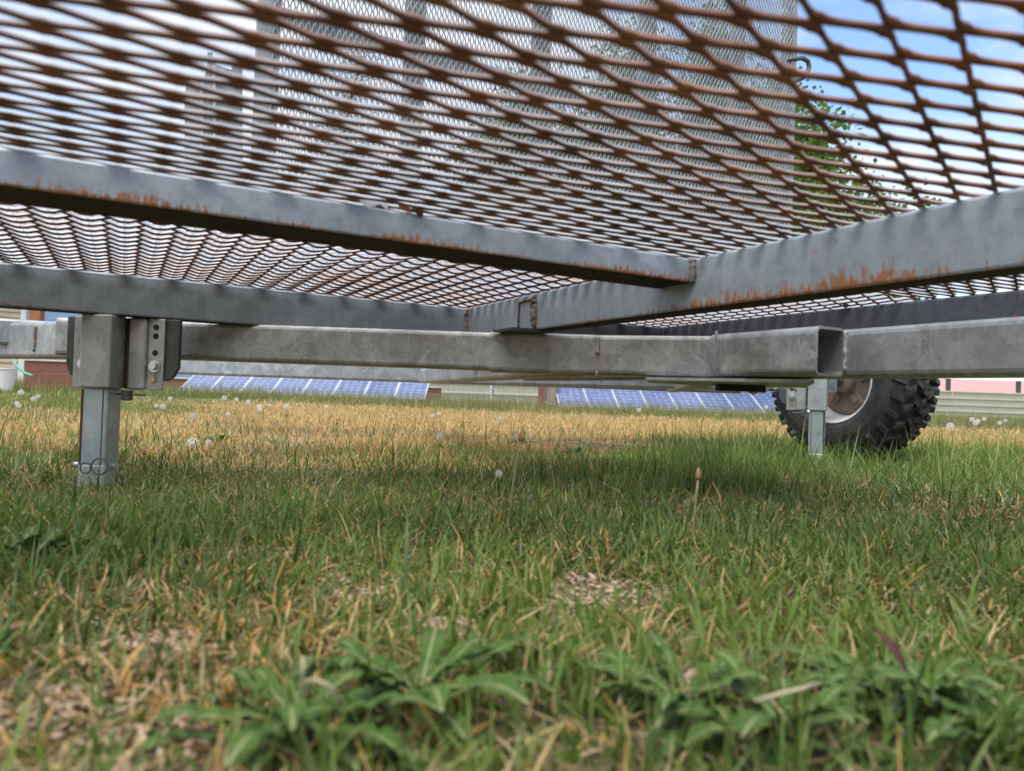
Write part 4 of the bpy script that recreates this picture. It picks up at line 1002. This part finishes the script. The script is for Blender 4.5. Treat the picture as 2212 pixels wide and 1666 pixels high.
for px, py, n, sc, lb in ((640, 1560, 14, 1.0, 'broad-leaved dandelion rosette at the bottom edge left of centre'), (900, 1490, 14, 1.05, 'large jagged dandelion rosette in the bottom middle foreground'), (760, 1640, 10, .8, 'dandelion leaves cut by the bottom edge between two rosettes'),
                          (1480, 1500, 13, .95, 'blurred dandelion rosette right of the bottom middle'), (1700, 1560, 12, .9, 'dandelion rosette left of the purple-red leaf'), (1960, 1500, 14, 1.05, 'dandelion rosette around the purple-red leaf in the right foreground'), (2150, 1590, 12, 1.0, 'dandelion rosette in the bottom right corner'),
                          (70, 1195, 15, 1.0, 'dark dandelion rosette at the left edge of the foreground'), (1120, 955, 14, 1.0, 'dandelion rosette in the straw just beyond the chassis tube, centre'), (960, 965, 12, .9, 'flat dandelion rosette left of the central one'), (1240, 975, 12, .9, 'dandelion rosette beside the bare patch right of centre'),
                          (480, 945, 13, 1.0, 'dandelion rosette in the straw right of the near leg'), (590, 950, 10, .8, 'small dandelion rosette in the straw, second right of the near leg'), (1560, 990, 12, .9, 'dandelion rosette left of the right leg\'s foot'), (1690, 1000, 12, .9, 'dandelion rosette at the right leg\'s foot')):
    weed(G(px, py, 0.015), n, sc, lb)
# purple-red leaf
g = G(1945, 1420, 0.05); bm = new(); A_ = None
pts = [g+Vector((-0.012+0.022*t, 0.012-0.02*t, 0.012-0.045*t*t)) for t in [k/8 for k in range(9)]]
vs = [[bm.verts.new(p+Vector((0.0035*math.sin(math.pi*min(1, .15+k/9))*sd_, 0.002*sd_, 0.001*abs(sd_)))) for sd_ in (-1, 0, 1)] for k, p in enumerate(pts)]
for a_, b_ in zip(vs, vs[1:]):
    for i in range(2): bm.faces.new((a_[i], a_[i+1], b_[i+1], b_[i]))
bmesh.ops.solidify(bm, geom=list(bm.faces), thickness=0.0005)
tag(finish('withered_leaf', bm, speck('purple red leaf', (0.24, 0.08, 0.09), (0.34, 0.14, 0.13), 30, 0.6), None, smooth=True), 'curled purple-red withered leaf among the weeds in the right foreground', 'leaf')
# pale bent straws
def straw(pts, r, label):
    bm = new(); tube(bm, pts, r, 6); tag(finish('dry_straw', bm, mat('pale straw', (0.50, 0.43, 0.26), 0.6), None, smooth=True), label, 'straw')
straw([G(1630, 1515, .045), G(1680, 1500, .05), G(1730, 1488, .052), G(1765, 1475, .05)], 0.0011, 'pale straw lying slanted over the weeds in the right foreground')
straw([G(650, 1475, .05), G(680, 1468, .058), G(712, 1480, .056), G(728, 1510, .045), G(732, 1545, .03)], 0.0009, 'pale arched straw above the weeds in the left foreground')
straw([G(655, 1420, .06), G(652, 1460, .05), G(662, 1500, .03), G(660, 1525, .012)], 0.0012, 'pale upright straw beside the arched one, left foreground')

# ---- dandelion clocks, buds and stalks
fluff = mat('dandelion fluff', (0.72, 0.70, 0.66), 0.9); stem_m = speck('flower stalk', (0.24, 0.21, 0.10), (0.34, 0.24, 0.14), 30, 0.6); bud_m = speck('closed bud', (0.25, 0.14, 0.07), (0.40, 0.20, 0.09), 40, 0.7)
def clock_mesh():
    bm = new(); bmesh.ops.create_icosphere(bm, subdivisions=1, radius=0.0035)
    for k in range(60):
        z = 1-2*(k+0.5)/60; a = k*2.39996; d = Vector((math.sqrt(1-z*z)*math.cos(a), math.sqrt(1-z*z)*math.sin(a), z))
        e1 = d.orthogonal().normalized(); e2 = d.cross(e1); b0 = d*0.0115
        for j in range(4):
            t = j*1.57+k; q = d*0.0155+(e1*math.cos(t)+e2*math.sin(t))*0.0042; w_ = (e1*-math.sin(t)+e2*math.cos(t))*0.0009
            v_ = [bm.verts.new(x_) for x_ in (b0, q-w_, q+w_)]; bm.faces.new(v_)
        v_ = [bm.verts.new(x_) for x_ in (d*0.003, b0+e1*0.0004, b0-e1*0.0004)]; bm.faces.new(v_)
    me = bpy.data.meshes.new('seed_head'); bm.to_mesh(me); bm.free(); me.materials.append(fluff); return me
CLK = clock_mesh()
def stalk(g, h, lean, r=0.0016):
    bm = new(); z0 = float(ground_z(np.array(g.x), np.array(g.y)))
    pts = [Vector((g.x+lean[0]*f*f, g.y+lean[1]*f*f, z0+h*f)) for f in [k/6 for k in range(7)]]; tube(bm, pts, r, 6); return bm, pts[-1]
def clock(px, py, label, s=None, h=None, sc=1.0):
    """head at pixel px, py; stands at distance s on the ground"""
    hd = P(px, py, s); g = Vector((hd.x, hd.y, 0)); h = max(0.03, hd.z)
    t = thing('dandelion_clock', label, 'dandelion', (g.x, g.y, 0), 0, 'dandelion seed heads')
    lean = (random.uniform(-.02, .02), random.uniform(-.01, .01)); bm, tip = stalk(g-Vector((lean[0], lean[1], 0)), h, lean, 0.0019); finish('stalk', bm, stem_m, t, smooth=True)
    o = link('seed_head', CLK, t); o.location = tip-Vector((g.x, g.y, 0)); o.scale = (sc,)*3; o.rotation_euler = (random.random()*3, random.random()*3, 0)
clock(1078, 1018, 'small fluffy dandelion seed head on a slanted stalk in the centre foreground', 1.45, sc=0.48)
clock(416, 966, 'large white dandelion clock right of the near leg', 2.2, sc=1.15)
clock(450, 967, 'small dandelion clock right beside the large one near the leg', 2.25, sc=0.6)
clock(418, 898, 'round dandelion clock above the straw, right of the near leg', 3.4, sc=1.0)
clock(1080, 905, 'white dandelion clock in the golden straw, centre', 3.3, sc=0.95)
clock(949, 942, 'white dandelion clock beside the flat rosette, left of centre', 2.5, sc=0.8)
clock(1111, 941, 'drooping pale seed head by the central rosette', 2.45, sc=0.55)
clock(1150, 940, 'pale seed head right of the central rosette', 2.5, sc=0.45)
clock(2053, 922, 'bright dandelion clock in the grass right of the tyre', 3.6, sc=1.1)
far_l = 'small white dandelion clock far out in the lawn'
for px, py, s, sc in ((45, 850, 4.6, 1.2), (72, 862, 4.4, .9), (82, 858, 4.8, .9), (40, 877, 4.0, .9), (36, 871, 4.2, .8), (352, 877, 4.0, 1.0), (338, 878, 4.3, .8), (368, 860, 5.0, 1), (485, 860, 5.6, 1.2), (511, 862, 5.4, 1), (536, 866, 5.3, 1), (560, 878, 4.6, 1), (562, 884, 4.4, .9), (617, 878, 4.7, 1.1), (583, 874, 5.2, .8),
                      (705, 879, 5.0, .8), (493, 894, 3.9, .8), (948, 896, 3.8, .7), (935, 900, 3.7, .7), (1380, 888, 4.2, .8), (2100, 906, 5.2, 1.1), (2108, 914, 4.8, 1.1), (2113, 908, 5.4, 1), (2126, 904, 5.6, 1), (2160, 912, 5.4, 1), (2172, 908, 5.6, .8), (1655, 878, 5.5, .9)):
    clock(px, py, 'small white dandelion clock in the lawn left of the near leg' if px < 180 else 'small white dandelion clock in the lawn before the left solar row' if px < 900 else 'small white dandelion clock in the straw before the right solar row' if px < 1700 else 'small white dandelion clock in the cluster right of the tyre', s, sc=sc)
def budst(px, py, s, label, lean=(0, 0), sc=1.0):
    hd = P(px, py, s); g = Vector((hd.x, hd.y, 0)); t = thing('flower_bud', label, 'flower bud', (g.x, g.y, 0), 0, 'closed flower buds on stalks')
    bm, tip = stalk(g-Vector((lean[0], lean[1], 0)), max(0.03, hd.z), lean); finish('stalk', bm, stem_m, t, smooth=True)
    bm = new(); pts = [tip+Vector((0, 0, z*sc)) for z in (0, 0.004, 0.010, 0.016, 0.021)]; tube(bm, pts, [0.0022*sc, 0.005*sc, 0.0052*sc, 0.0035*sc, 0.0015*sc], 9); finish('bud', bm, bud_m, t, smooth=True)
budst(1508, 1035, 1.0, 'closed orange-brown bud standing up in the right middle of the shaded grass', (0.006, 0.004), 0.8)
budst(1124, 955, 1.05, 'dark stalk with a blurred bud just right of the small seed head', (0.012, 0), 0.7)
budst(618, 900, 2.3, 'thin dark stalk standing in the straw, left of centre', (-0.01, 0), .6)
budst(312, 985, 1.75, 'brown bud on a bent stalk right of the near leg\'s foot', (0.01, 0), .9)
budst(283, 945, 2.0, 'small dark bud just right of the near leg', (0, 0), .7)
